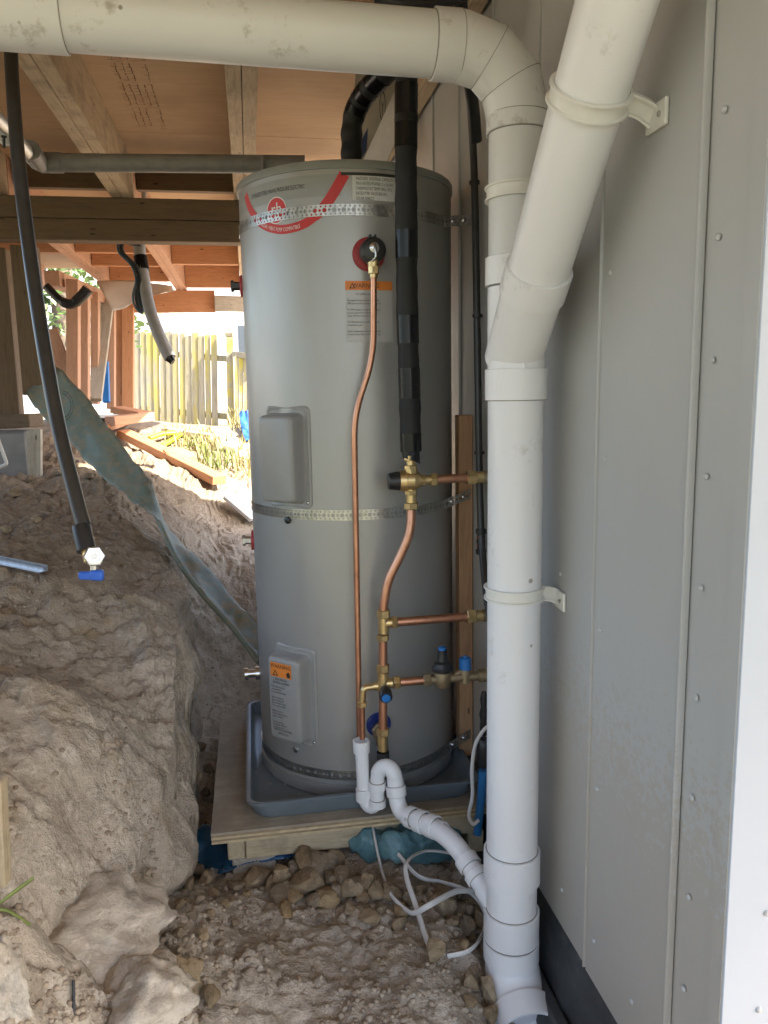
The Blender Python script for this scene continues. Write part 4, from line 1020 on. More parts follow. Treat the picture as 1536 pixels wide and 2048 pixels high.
# front lagging
lg = thing('insulated_pipe', 'black foam lagged pipe running straight down the front of the tank', 'insulated pipe', V(822, 915, 1.92))
path = [V(816, -60, 1.90), V(813, 160, 1.91), V(812, 320, 1.915), V(813, 480, 1.92), V(815, 640, 1.925), V(819, 780, 1.925), V(822, 912, 1.925)]
sp_ = spline(path, 14); rr = [.0262 * (1 + .03 * math.sin(i * 1.3) + .025 * math.sin(i * .37)) for i in range(len(sp_))]
rr[-1] = .019; rr[-2] = .023
MB().tube(sp_, rr, 24).build('lagging', 'black_foam', lg, 60)
def part_tube(y0, y1, r, mat, name, ext=.0):
    pts = [p for p in spline(path, 40) if V(812, y1, 1.92).z <= p.z <= V(812, y0, 1.92).z]
    if len(pts) > 2: MB().tube(pts, r, 24).build(name, mat, lg, 60)
for y0, y1 in ((455, 520), (620, 690), (735, 800), (865, 905), (170, 300)): part_tube(y0, y1, .0272, 'pvc_tape', 'tape_band')
m = MB(); e = V(822, 912, 1.925); m.lathe([(0, .020), (.02, .022), (.021, .018)], e - Vector((0, 0, .008)), (0, 0, 1), 18); m.build('lagging_end', 'black_foam', lg, 40)
m = MB(); q = [V(806, 880, 1.905), V(838, 880, 1.905), V(840, 928, 1.902), V(824, 920, 1.898), V(808, 916, 1.903)]; m.add(q, [(0, 1, 2, 3, 4)]); o = m.build('tape_tail', 'pvc_tape', lg, None); o.modifiers.new('solid', 'SOLIDIFY').thickness = .001
# rear lagging
rl = thing('insulated_pipe', 'black taped lagged pipe bending away above the tank top', 'insulated pipe', V(705, 322, 2.25))
sp_ = spline([V(703, 350, 2.27), V(703, 300, 2.27), V(705, 245, 2.27), V(722, 200, 2.24), V(755, 160, 2.18), V(820, 95, 2.08), V(870, 30, 2.0)], 10)
MB().tube(sp_, [.029 * (1 + .05 * math.sin(i * .9)) for i in range(len(sp_))], 22).build('lagging', 'black_foam', rl, 60)
for i0 in (24, 31, 38): MB().tube(sp_[i0:i0 + 5], .0308, 22).build('tape_band', 'pvc_tape', rl, 60)
tag(MB().tube(spline([V(752, -6, 1.72), V(800, 8, 1.72), V(880, 6, 1.75), V(930, -8, 1.78)], 8), .012, 12).build('black_hose', 'black_plastic', None, 50), 'short black hose crossing above the horizontal white pipe', 'hose')
# tempering valve
YV = 1.915
tvv = thing('tempering_valve', 'brass tempering valve with a black end cap below the lagged pipe', 'valve', V(820, 960, YV))
c = V(822, 961, YV); xr = WN.copy()
MB().lathe([(-.030, .019), (-.030, .0255), (-.014, .0265), (-.012, .0245), (.006, .0245), (.012, .021), (.020, .0205), (.022, .015), (.034, .014)], c, xr, 32).build('body', 'brass', tvv, 30)
MB().lathe([(-.058, .002), (-.058, .018), (-.056, .0205), (-.034, .0235), (-.030, .0235)], c, xr, 28).build('end_cap', 'black_plastic', tvv, 30)
m = MB(); m.lathe([(.018, .017), (.030, .017)], c, (0, 0, 1), 8); hexnut(m, c + Vector((0, 0, .033)), (0, 0, 1), .0165, .012); m.lathe([(.038, .0115), (.055, .0115)], c, (0, 0, 1), 18); hexnut(m, c + Vector((0, 0, .057)), (0, 0, 1), .017, .015); m.build('top_union', 'brass', tvv, 30)
m = MB(); hexnut(m, c - Vector((0, 0, .030)), (0, 0, 1), .0165, .012); m.lathe([(.022, .014), (.062, .0135)], c, (0, 0, -1), 18); hexnut(m, c - Vector((0, 0, .064)), (0, 0, 1), .0185, .018); m.build('bottom_union', 'brass', tvv, 30)
m = MB(); hexnut(m, c + xr * .030, xr, .0155, .012); m.lathe([(.03, .0115), (.052, .0115)], c, xr, 18); hexnut(m, c + xr * .058, xr, .0175, .016); m.build('side_union', 'brass', tvv, 30)
def run_to_wall(name, label, p0, length, z_slope=0.0, r=.0112, mat='copper'):
    t_ = thing(name, label, 'pipe', p0); p1 = p0 + WN * length + Vector((0, 0, z_slope)); MB().tube([p0, p1], r, 20).build('pipe', mat, t_, 60)
    m = MB(); hexnut(m, p1, WN, r * 1.7, .024); m.lathe([(.012, r * 1.3), (.03, r * 1.35)], p1, WN, 18); m.build('nut', 'brass', t_, 30)
    e = p1 + WN * .03; lim = SD(e)[1]
    m = MB(); m.tube(bend([e, e + WN * max(lim * .5, .012), e + WN * max(lim + .005, .03)], .012), r * 1.45, 18); m.build('wall_elbow', 'brass_cast', t_, 50)
    return t_
run_to_wall('copper_pipe', 'short copper pipe from the tempering valve to the wall', c + xr * .06, V(950, 955, YV).x - (c + xr * .06).x - .005, .002)
# S shaped copper riser and tee
YR = 1.905
sr = thing('copper_riser', 'copper riser with an S bend below the tempering valve down to the inlet', 'pipe', V(766, 1500, YR))
MB().tube(bend([c - Vector((0, 0, .066)), V(822, 1062, YR), V(803, 1108, YR), V(776, 1160, YR), V(767, 1212, YR), V(767, 1228, YR)], .035, 6), .0112, 20).build('pipe', 'copper', sr, 60)
tee = V(767, 1246, YR); up = Vector((0, 0, 1))
m = MB(); hexnut(m, V(767, 1227, YR), up, .0175, .021); m.lathe([(-.026, .0135), (.022, .0135)], tee, up, 20); m.lathe([(0, .013), (.022, .013)], tee, WN, 18); hexnut(m, V(766, 1275, YR), up, .0165, .016); hexnut(m, tee + WN * .028, WN, .0165, .016); m.build('tee', 'brass', sr, 30)
MB().tube([V(766, 1272, YR), V(766, 1345, YR)], .0112, 20).build('pipe', 'copper', sr, 60)
run_to_wall('copper_pipe', 'level copper pipe from the riser tee across the stud to the wall', tee + WN * .03, V(948, 1240, YR).x - tee.x - .03, .002)
cr_ = V(766, 1367, YR)
m = MB(); hexnut(m, V(766, 1336, YR), up, .0172, .020); m.lathe([(-.022, .0150), (.030, .0150)], cr_, up, 20); m.lathe([(0, .0135), (.024, .0135)], cr_, WN, 18); hexnut(m, cr_ + WN * .036, WN, .0175, .018); m.build('cross', 'brass', sr, 30)
kn = cr_ + Vector((.004, -.012, -.012)); kd = Vector((.10, -1, -.22)).normalized()
MB().lathe([(0, .013), (.010, .0165), (.034, .0170), (.037, .015)], kn, kd, 24).build('valve_knob', 'black_plastic', sr, 35)
MB().lathe([(.036, .0115), (.041, .0110), (.042, .009), (.042, .001)], kn, kd, 20).build('knob_cap', 'blue_cap', sr, 35)
MB().tube([V(766, 1385, YR), V(766, 1468, YR)], .0112, 20).build('pipe', 'copper', sr, 60)
m = MB(); hexnut(m, V(766, 1463, YR), up, .0175, .020); m.lathe([(0, .0138), (.045, .0138)], V(766, 1500, YR), up, 20); m.build('lower_union', 'brass', sr, 30)
MB().lathe([(0, .0165), (.022, .0165)], V(766, 1519, YR), up, 20).build('rubber_end', 'black_plastic', sr, 40)
# side outlet down to the drain
so_ = thing('copper_overflow', 'short copper overflow dropping beside the drain pipe into the white socket', 'pipe', V(726, 1475, YR))
p1 = V(727, 1378, YR)
m = MB(); m.tube(bend([cr_ + Vector((-.006, 0, -.006)), Vector((p1.x, cr_.y, p1.z + .003)), V(724, 1405, YR)], .012, 5), .0088, 16); m.lathe([(.012, .0115), (.024, .0115)], cr_ - Vector((0, 0, .006)), (-1, 0, 0), 16); hexnut(m, V(724, 1408, YR), up, .0135, .014); m.build('elbow', 'brass', so_, 30)
MB().tube([V(724, 1408, YR), V(725, 1478, YR)], .0075, 16).build('pipe', 'copper', so_, 60)
# cold inlet flange on tank
ia, iz = Tang(757, 1448); inn = Vector((math.sin(ia), -math.cos(ia), 0))
ci = thing('cold_inlet', 'navy blue rose with brass inlet elbow behind the copper riser', 'fitting', TP(ia, iz))
MB().lathe([(0, .034), (.006, .034), (.010, .030), (.010, .018), (.006, .016), (.004, .002)], TP(ia, iz), inn, 36).build('rose', 'navy_plastic', ci, 40)
m = MB(); p = TP(ia, iz - .012); m.tube(bend([p, p + inn * .035, p + inn * .038 + Vector((0, 0, -.03))], .02), .0165, 16); hexnut(m, p + inn * .016, inn, .024, .016); m.build('elbow', 'brass_cast', ci, 30)
# limiting valve assembly to the right
YQ = YR
lvv = thing('pressure_valve', 'brass pressure limiting valve with a tall black cap and blue tip', 'valve', V(893, 1362, YQ))
p0 = cr_ + WN * .04; pv = p0 + WN * .118
tag(MB().tube([p0, p0 + WN * .082], .0112, 20).build('copper_pipe', 'copper', None, 60), 'stubby copper pipe between the riser cross and the pressure valve', 'pipe')
m = MB(); hexnut(m, p0 + WN * .076, WN, .0168, .020); m.lathe([(.084, .0125), (.30, .0115)], p0, WN, 20); m.lathe([(-.024, .006), (-.022, .016), (-.008, .022), (.012, .0235), (.020, .0225), (.021, .018)], pv, up, 28); m.build('body', 'brass_cast', lvv, 30)
MB().lathe([(.019, .0225), (.022, .0265), (.030, .0270), (.036, .0235), (.044, .0215), (.050, .0150), (.054, .0140), (.078, .0125), (.079, .010)], pv, up, 32).build('cap', 'black_plastic', lvv, 30)
MB().lathe([(.078, .0105), (.086, .010), (.087, .008), (.087, .001)], pv, up, 24).build('cap_tip', 'blue_cap', lvv, 30)
ps = pv + WN * .062
st_ = thing('line_strainer', 'small brass line strainer with a ribbed blue cap beside the pressure valve', 'valve', ps)
m = MB(); m.lathe([(-.018, .004), (-.016, .013), (.012, .0145), (.024, .0135), (.025, .010)], ps, up, 24); m.tube([ps - WN * .03 + up * .006, ps - WN * .006 + up * .02], .0075, 12); m.build('body', 'brass_cast', st_, 30)
MB().lathe([(.022, .0165), (.028, .0165), (.050, .0160), (.053, .013), (.054, .006), (.058, .005), (.058, .001)], ps, up, 18).build('cap', 'blue_cap', st_, 25)
m = MB(); e = ps + WN * .035; m.lathe([(0, .017), (.03, .018), (.06, .018)], e, WN, 18); m.build('wall_elbow', 'brass_cast', st_, 40)

# ------------------------------------------------------------------ white waste trap
wt = thing('waste_trap', 'white plastic waste trap and drain from the copper pipes to the downpipe', 'pipe', V(740, 1620, 1.9))
YT = 1.905
def sec(name, pts, r, rad=.03, n=8): return MB().tube(bend(pts, rad, n), r, 24).build(name, 'pvc_drain', wt, 60)
A1, A2 = V(723, 1492, YT), V(728, 1602, YT)
sec('inlet_leg', [A1 + up * .004, A2], .0175)
MB().lathe([(0, .0180), (.001, .0215), (.034, .0225), (.035, .020), (.035, .017), (.012, .0165), (.012, .001)], V(723, 1505, YT), up, 28).build('inlet_socket', 'pvc_drain', wt, 35)
C1 = V(729, 1588, YT); Ub = V(742, 1632, YT - .01); C2 = V(755, 1588, YT - .015)
u1, u2 = C1.copy(), C2.copy(); dx = (u2 - u1); pts = [u1 + up * .025]
for k in range(13):
    t = math.pi * k / 12; pts.append(u1.lerp(u2, (1 - math.cos(t)) / 2) - up * (math.sin(t) * .035))
T1, T2 = V(755, 1558, YT - .015), V(790, 1560, YT - .03)
pts.append(T1)
for k in range(1, 13):
    t = math.pi * k / 12; pts.append(T1.lerp(T2, (1 - math.cos(t)) / 2) + up * (math.sin(t) * .036))
MB().tube(pts, [.0188] * 16 + [.0205] * (len(pts) - 16), 24).build('trap_bend', 'pvc_drain', wt, 60)
def cpl(p, ax, r, L, t=.0028):
    seam(p - Vector(ax).normalized() * .0005, ax, r + .0014, wt, .0005); seam(p + Vector(ax).normalized() * (L + .0005), ax, r + .0014, wt, .0005)
    MB().lathe(ringpipe(r, L, t), p, ax, 28).build('pipe_socket', 'pvc_drain', wt, 25)
cpl(V(728.5, 1600, YT), up, .0176, .034, .0045); cpl(V(755, 1612, YT - .015), up, .0188, .020, .0042); cpl(V(755, 1577, YT - .015), up, .0195, .020, .0042); 
D2 = V(797, 1624, YT - .05); D3 = V(888, 1662, 1.74); D4 = V(934, 1700, 1.66); D5 = V(985, 1800, 1.575)
sec('drain_bend', [T2 + up * .002, D2, D3], .0215, .035, 8)
MB().tube(bend([D2.lerp(D3, .42), D3.lerp(D4, .35), D5], .06, 10), .0235, 24).build('drain_arm', 'pvc_drain', wt, 60)
dd = (D3 - D2).normalized(); cpl(T2.lerp(D2, .18), D2 - T2, .0216, .026, .0042)
for t_, L_ in ((.24, .018), (.44, .024), (.68, .026)): cpl(D2.lerp(D3, t_), dd, .0222 if t_ < .4 else .0236, L_, .0052)
d2 = (D5 - D3.lerp(D4, .35)).normalized()
for t_, L_ in ((.34, .026), (.58, .018)): cpl(D3.lerp(D4, .35).lerp(D5, t_), d2, .0236, L_, .0048)
MB().lathe([(-.002, .0262), (.05, .0262)], D5 - d2 * .03, d2, 28).build('branch_socket', 'pvc_drain', wt, 40)

# ------------------------------------------------------------------ wall services behind the downpipe
wp = thing('wall_pipe', 'thin black water pipe clipped up the wall behind the downpipe', 'pipe', W(965, 1060, .02))
MB().tube(spline([W(935, 150, .06), W(944, 260, .03), W(949, 370, .022), W(952, 520, .022), W(955, 700, .022), W(958, 900, .022), W(962, 1060, .022), W(967, 1130, .024), W(974, 1200, .03), W(985, 1260, .03)], 8), .0095, 14).build('pipe', 'poly_pipe', wp, 60)
for y, x in ((365, 949), (632, 955), (905, 959)): MB().lathe([(-.004, .0135), (.004, .0135)], W(x, y, .022), up, 16).build('clip', 'black_plastic', wp, 40)
cx = W(962, 1083, .022)
MB().lathe([(-.034, .0135), (-.022, .0145), (-.020, .011), (-.006, .011), (-.005, .0125), (.004, .0125), (.006, .011), (.020, .011), (.022, .0145), (.034, .0140)], cx, up, 20).build('coupling', 'black_plastic', wp, 40)
for q in (-.012, .010): MB().lathe([(q, .0116), (q + .003, .0116)], cx, up, 20).build('coupling_ring', 'red_rubber', wp, 40)
tag(MB().tube(spline([V(918, -30, 1.80), V(930, 80, 1.82), V(940, 165, 1.86), V(948, 230, 1.95), V(952, 280, 2.0)], 8), .0145, 14).build('black_conduit', 'black_plastic', None, 60), 'thick black conduit coming down behind the white bend', 'conduit')
bp = thing('blue_pipe', 'blue water pipe with black coupling rising at the wall foot', 'pipe', V(958, 1660, 1.95))
MB().tube([V(955, 1668, 1.93), V(963, 1590, 1.93), V(966, 1540, 1.93)], .0115, 16).build('pipe', 'blue_pipe', bp, 60)
MB().lathe([(-.04, .013), (-.034, .019), (.018, .021), (.034, .017), (.04, .012)], V(968, 1505, 1.93), up, 20).build('coupling', 'black_plastic', bp, 40)
m = MB(); m.lathe([(-.07, .008), (-.05, .012), (-.03, .010), (-.01, .013), (.01, .008), (.03, .011), (.05, .007)], V(968, 1420, 1.93), up, 14); m.build('valve_stem', 'black_plastic', bp, 40)
tag(MB().tube(spline([V(985, 1445, 1.86), V(966, 1462, 1.86), V(950, 1492, 1.86), V(944, 1540, 1.86), V(945, 1590, 1.86), V(938, 1630, 1.85), V(946, 1648, 1.84), V(958, 1640, 1.84)], 8), .0048, 10, flat=.6).build('white_cable', 'cable_white', None, 60), 'white cable drooping beside the blue pipe at the wall foot', 'cable')
# printed carton wedge above the tank
cb = thing('printed_carton', 'pale printed carton end with round mark leaning above the tank', 'carton', V(760, 310, 2.75))
Ya = 2.85
q = [V(742, 330, Ya), V(742, 258, Ya), V(800, 145, Ya), V(868, 140, Ya), V(868, 330, Ya)]
o = MB().add([V(690, 345, Ya), V(745, 345, Ya), V(800, 158, Ya), V(795, 145, Ya), V(712, 145, Ya)], [(0, 1, 2, 3, 4)]).build('carton_face', 'carton', cb, None); o.modifiers.new('solid', 'SOLIDIFY').thickness = .004
o = MB().add([V(726, 326, Ya - .02), V(775, 325, Ya - .10), V(850, 140, Ya - .10), V(806, 150, Ya - .02)], [(0, 1, 2, 3)]).build('carton_edge', 'carton_white', cb, None); o.modifiers.new('solid', 'SOLIDIFY').thickness = .004
cc = V(765, 212, Ya - .004); m = MB(); ex = V(771, 212, Ya - .004) - cc; ey = V(765, 180, Ya - .004) - cc; nseg = 30
ring_o = [cc + ex * math.cos(t) + ey * math.sin(t) for t in [2 * math.pi * k / nseg for k in range(nseg)]]; ring_i = [cc + (p - cc) * .82 for p in ring_o]
m.add(ring_o + ring_i, [(k, (k + 1) % nseg, nseg + (k + 1) % nseg, nseg + k) for k in range(nseg)])
for t in (.5, 2.6, 4.7): m.add([cc + ey * .05, cc + ex * .15, cc + ex * math.cos(t) * .85 + ey * math.sin(t) * .85, cc - ex * .1], [(0, 1, 2, 3)])
m.build('round_mark', 'ink_black', cb, None)
MB().add([V(718, 325, Ya - .006), V(733, 300, Ya - .006), V(736, 255, Ya - .006), V(719, 288, Ya - .006)], [(0, 1, 2, 3)]).build('blue_print', 'ink_blue', cb, None)

# ------------------------------------------------------------------ hanging black pipe with ball valve
hp = thing('hanging_pipe', 'long black plastic pipe hanging at the left over the dirt bank', 'pipe', V(20, 0, 1.6))
MB().tube(spline([V(17, -60, 1.64), V(24, 150, 1.60), V(40, 350, 1.53), V(73, 600, 1.45), V(112, 830, 1.37), V(150, 990, 1.31), V(166, 1050, 1.29)], 10), .0128, 20).build('pipe', 'poly_pipe', hp, 60)
sdir_ = (V(172, 1092, 1.275) - V(160, 1035, 1.295)).normalized()
MB().lathe([(0, .0150), (.002, .0158), (.044, .0158), (.046, .0140)], V(162, 1052, 1.29), sdir_, 24).build('sleeve', 'black_plastic', hp, 40)
bv = thing('ball_valve', 'chrome ball valve with a blue lever at the end of the black pipe', 'valve', V(188, 1112, 1.26))
m = MB(); m.lathe([(0, .0095), (.004, .0125), (.010, .0125), (.012, .009), (.03, .009)], V(172, 1090, 1.277), sdir_, 16); m.build('tail', 'brass', bv, 40)
vc = V(188, 1112, 1.262); face = (EYE - vc).normalized()
face = (face + Vector((.05, 0, -.05))).normalized()
m = MB(); m.lathe([(-.022, .004), (-.020, .012), (-.006, .0155), (.006, .0155)], vc, face, 24); m.build('body', 'brass', bv, 40)
m = MB(); m.lathe([(.004, .0155), (.006, .0180), (.014, .0180), (.016, .0158), (.0162, .0122), (.006, .0122)], vc, face, 6, rot=.5, close=True); m.build('hex_end', 'chrome', bv, 30)
m = MB(); m.lathe([(.008, .0118), (.0168, .0120), (.0168, .0098), (.002, .0090), (.002, .0004)], vc, face, 24); m.build('bore_ring', 'chrome', bv, 35)
MB().lathe([(0, .0055), (.008, .0055)], vc + face * .018 * 0 + face * .003, face, 12).build('ball', 'galvanised', bv, 40)
MB().lathe([(0, .007), (.022, .006)], vc - UP * .012, -UP, 14).build('stem', 'chrome', bv, 40)
hb = V(186, 1150, 1.255); rx = RI
m = MB(); m.box(Matrix.Translation(hb + rx * .0065) @ frame(rx), .022, .012, .018, .003); m.box(Matrix.Translation(hb - rx * .012 - UP * .001) @ frame(rx), .024, .009, .014, .003); m.build('lever', 'blue_plastic', bv, 40)

# ------------------------------------------------------------------ rocks
def rock_mesh(name, seed, sub=3, planes=12, rough=.10, sharp=24, deep=.40):
    rnd = random.Random(seed); bm = bmesh.new(); bmesh.ops.create_icosphere(bm, subdivisions=sub, radius=1)
    pl = []
    for _ in range(planes):
        n = Vector((rnd.gauss(0, 1), rnd.gauss(0, 1), rnd.gauss(0, 1))).normalized(); pl.append((n, deep + rnd.random() * .34))
    P = np.array([v.co[:] for v in bm.verts]); nz = fbm(P[:, 0] * 2.2, P[:, 1] * 2.2, P[:, 2] * 2.2, 4, seed)
    for v, z in zip(bm.verts, nz):
        d = v.co.normalized(); r = 1.0
        for n, k in pl:
            c_ = n.dot(d)
            if c_ > .05: r = min(r, k / c_)
        v.co = d * r * (1 + rough * float(z))
    me = bpy.data.meshes.new(name); bm.to_mesh(me); bm.free(); me.shade_smooth(); me.set_sharp_from_angle(angle=R(sharp)); return me
RM = {}
def rocks_for(mat, sub, seeds, rough=.07):
    out = []
    for s in seeds:
        me = rock_mesh('clod', s, sub, 12 + s % 6, rough); me.materials.append(MATS[mat]); out.append(me)
    return out
RM['tan'] = rocks_for('rock_tan', 3, range(1, 6)); RM['brown'] = rocks_for('rock_brown', 3, range(6, 12)); RM['pale'] = rocks_for('rock_pale', 3, range(12, 16), .12)
BIG = {}
def rock(px, py, rx_, ry_, kind, label, cat='rock', group=None, name='clay_clod', sink=.45, seed=None, big=False, rotz=None):
    p = G(px, py + ry_ * .3); sp_, dp_ = SD(p)
    if 1.885 < sp_ < 2.7 and dp_ < .78: p = EYE + (p - EYE) * (1.885 / sp_); sink = max(sink, .6)
    dist = (p - EYE).dot(_f); sx = rx_ / FPX * dist; sz = ry_ / FPX * dist
    if not big: sx *= 1.18; sz *= 1.18
    rnd = random.Random(int(px * 7 + py)); me = rnd.choice(RM[kind]) if not big else big
    M = Matrix.Translation(p + Vector((0, 0, sz * (1 - sink) * .9))) @ Matrix.Rotation(rnd.random() * 6.28 if rotz is None else rotz, 4, 'Z') @ Matrix.Rotation(rnd.uniform(-.4, .4), 4, 'X') @ Matrix.Diagonal((sx, sx * (.8 + .3 * rnd.random()), sz, 1))
    if rotz is not None: M = Matrix.Translation(p + Vector((0, 0, sz * (1 - sink) * .9))) @ Matrix.Rotation(rotz, 4, 'Z') @ Matrix.Diagonal((sx, sx * .9, sz, 1))
    o = link(name, me, None, M); return tag(o, label, cat, group)
def bigrock(seed, mat):
    me = rock_mesh('boulder', seed, 5, 7, .20, 60, .52); me.materials.append(MATS[mat]); return me
rock(196, 1868, 158, 84, 'pale', 'broad pale clay slab low on the bank', 'boulder', name='clay_boulder', sink=.72, big=bigrock(47, 'rock_pale'), rotz=-.25)
rock(278, 1998, 118, 84, 'pale', 'pale rounded clay boulder below the broad slab', 'boulder', name='clay_boulder', sink=.6, big=bigrock(42, 'rock_pale'), rotz=.9)
rock(10, 1985, 62, 96, 'pale', 'upright pale clay boulder beside the loose dark gravel', 'boulder', name='clay_boulder', sink=.55, big=bigrock(43, 'rock_pale'), rotz=1.9)
rock(372, 1958, 36, 48, 'tan', 'cracked yellowish clay lump next to the pale boulder', 'boulder', name='clay_boulder', sink=.4, big=bigrock(44, 'rock_tan'), rotz=.4)
rock(427, 2002, 21, 25, 'tan', 'small orange brown stone beside the cracked yellowish lump', sink=.35, name='stone')
rock(871, 1915, 24, 27, 'tan', 'golden stone lying on the end of the white cable', sink=.25, name='stone')
rock(930, 1898, 13, 16, 'tan', 'little golden stone inside the loop of white cable', sink=.3, name='stone')
for x, y, a, b, k in ((945, 1975, 22, 20, 'tan'), (975, 1990, 20, 38, 'tan'), (938, 2008, 18, 18, 'brown'), (982, 2040, 20, 18, 'tan'), (950, 1945, 14, 12, 'brown')):
    rock(x, y, a, b, k, 'knobbly tan stone piled against the downpipe foot', group='stones at the downpipe foot', name='stone', sink=.3)
rock(512, 1758, 42, 24, 'brown', 'flat brown clay slab leaning on the blue mesh', sink=.35)
def clod_label(x, a, k):
    size = 'large' if a > 32 else ('small' if a < 20 else 'middling'); tone = 'tan' if k == 'tan' else 'brown'
    where = 'beside the blue mesh' if x < 585 else 'against the platform timber' if x < 700 else 'below the teal film' if x < 790 else 'among the white cable loops' if x < 900 else 'between cable and downpipe'
    return f'{size} {tone} clay clod in the rubble heap {where}'
heap = ((562, 1755, 17, 16, 'tan'), (590, 1748, 24, 20, 'brown'), (615, 1730, 30, 20, 'tan'), (640, 1742, 26, 26, 'brown'), (668, 1728, 30, 22, 'tan'), (600, 1770, 26, 17, 'brown'), (636, 1775, 22, 19, 'tan'), (664, 1765, 20, 18, 'brown'), (690, 1760, 17, 22, 'brown'), (545, 1772, 18, 14, 'tan'), (560, 1790, 20, 14, 'brown'), (592, 1797, 22, 15, 'tan'), (626, 1803, 16, 14, 'brown'), (655, 1800, 20, 13, 'tan'), (684, 1790, 22, 24, 'brown'), (706, 1784, 19, 26, 'brown'), (728, 1800, 18, 20, 'brown'), (735, 1772, 17, 18, 'tan'), (755, 1790, 14, 16, 'brown'), (720, 1760, 15, 14, 'brown'), (470, 1775, 15, 11, 'brown'), (495, 1790, 13, 10, 'tan'), (760, 1820, 14, 11, 'brown'), (780, 1790, 17, 14, 'brown'), (800, 1822, 15, 13, 'tan'), (818, 1800, 14, 13, 'brown'), (845, 1815, 15, 12, 'brown'), (868, 1800, 15, 16, 'brown'), (890, 1815, 18, 18, 'tan'), (905, 1845, 15, 13, 'brown'), (930, 1860, 14, 15, 'brown'), (945, 1880, 13, 15, 'brown'), (800, 1850, 17, 10, 'tan'), (742, 1838, 16, 10, 'brown'), (700, 1820, 18, 10, 'tan'), (880, 1780, 17, 14, 'brown'), (920, 1795, 16, 15, 'brown'), (940, 1830, 14, 15, 'brown'), (960, 1850, 12, 14, 'brown'), (842, 1785, 14, 11, 'tan'), (573, 1825, 15, 9, 'tan'), (640, 1835, 12, 8, 'brown'))
for i_, (x, y, a, b, k) in enumerate(heap): rock(x, y, a * (1.55, .95, 1.25, 1.75, 1.1)[i_ % 5], b * (1.4, .9, 1.3, 1.6, 1.0)[i_ % 5], k, clod_label(x, a * (1.55, .95, 1.25, 1.75, 1.1)[i_ % 5], k), group='clay clods heaped before the platform', sink=.42)
BL = 'loose clay clod on the slope left of the platform'
for x, y, a, b, k in ((395, 1745, 20, 15, 'brown'), (412, 1765, 17, 16, 'tan'), (378, 1770, 18, 14, 'brown'), (430, 1790, 15, 12, 'tan'), (400, 1800, 16, 12, 'brown'), (360, 1810, 17, 15, 'tan'), (385, 1835, 19, 12, 'brown'), (345, 1835, 14, 13, 'tan'), (420, 1830, 13, 10, 'brown'), (450, 1810, 12, 9, 'tan'), (405, 1870, 16, 14, 'tan'), (470, 1850, 12, 9, 'brown'), (360, 1870, 18, 14, 'brown'), (440, 1890, 12, 9, 'brown')):
    rock(x, y, a, b, k, f"{'larger' if a > 15 else 'smaller'} {k} clay clod loose on the slope {'just below the plastic film' if y < 1800 else 'above the cracked yellowish lump'}", group='loose clods on the slope', sink=.35)
TL = 'dark clay clod down in the gap beside the platform'
for x, y, a, b in ((395, 1560, 17, 14), (412, 1590, 14, 12), (400, 1620, 17, 13), (385, 1650, 15, 13), (418, 1540, 13, 12), (400, 1500, 14, 12)):
    rock(x, y, a, b, 'brown', TL, group='clods in the gap', sink=.3)
KL = 'clay clod lying on the upper bank below the posts'
for x, y, a, b in ((120, 948, 14, 9), (150, 940, 12, 9), (180, 955, 15, 8), (215, 962, 12, 7), (60, 962, 16, 9), (30, 990, 18, 10), (100, 985, 13, 7), (10, 1060, 16, 9), (70, 1040, 12, 7)):
    rock(x, y, a, b, 'tan' if x % 20 else 'brown', KL, group='clods on the upper bank', sink=.35)

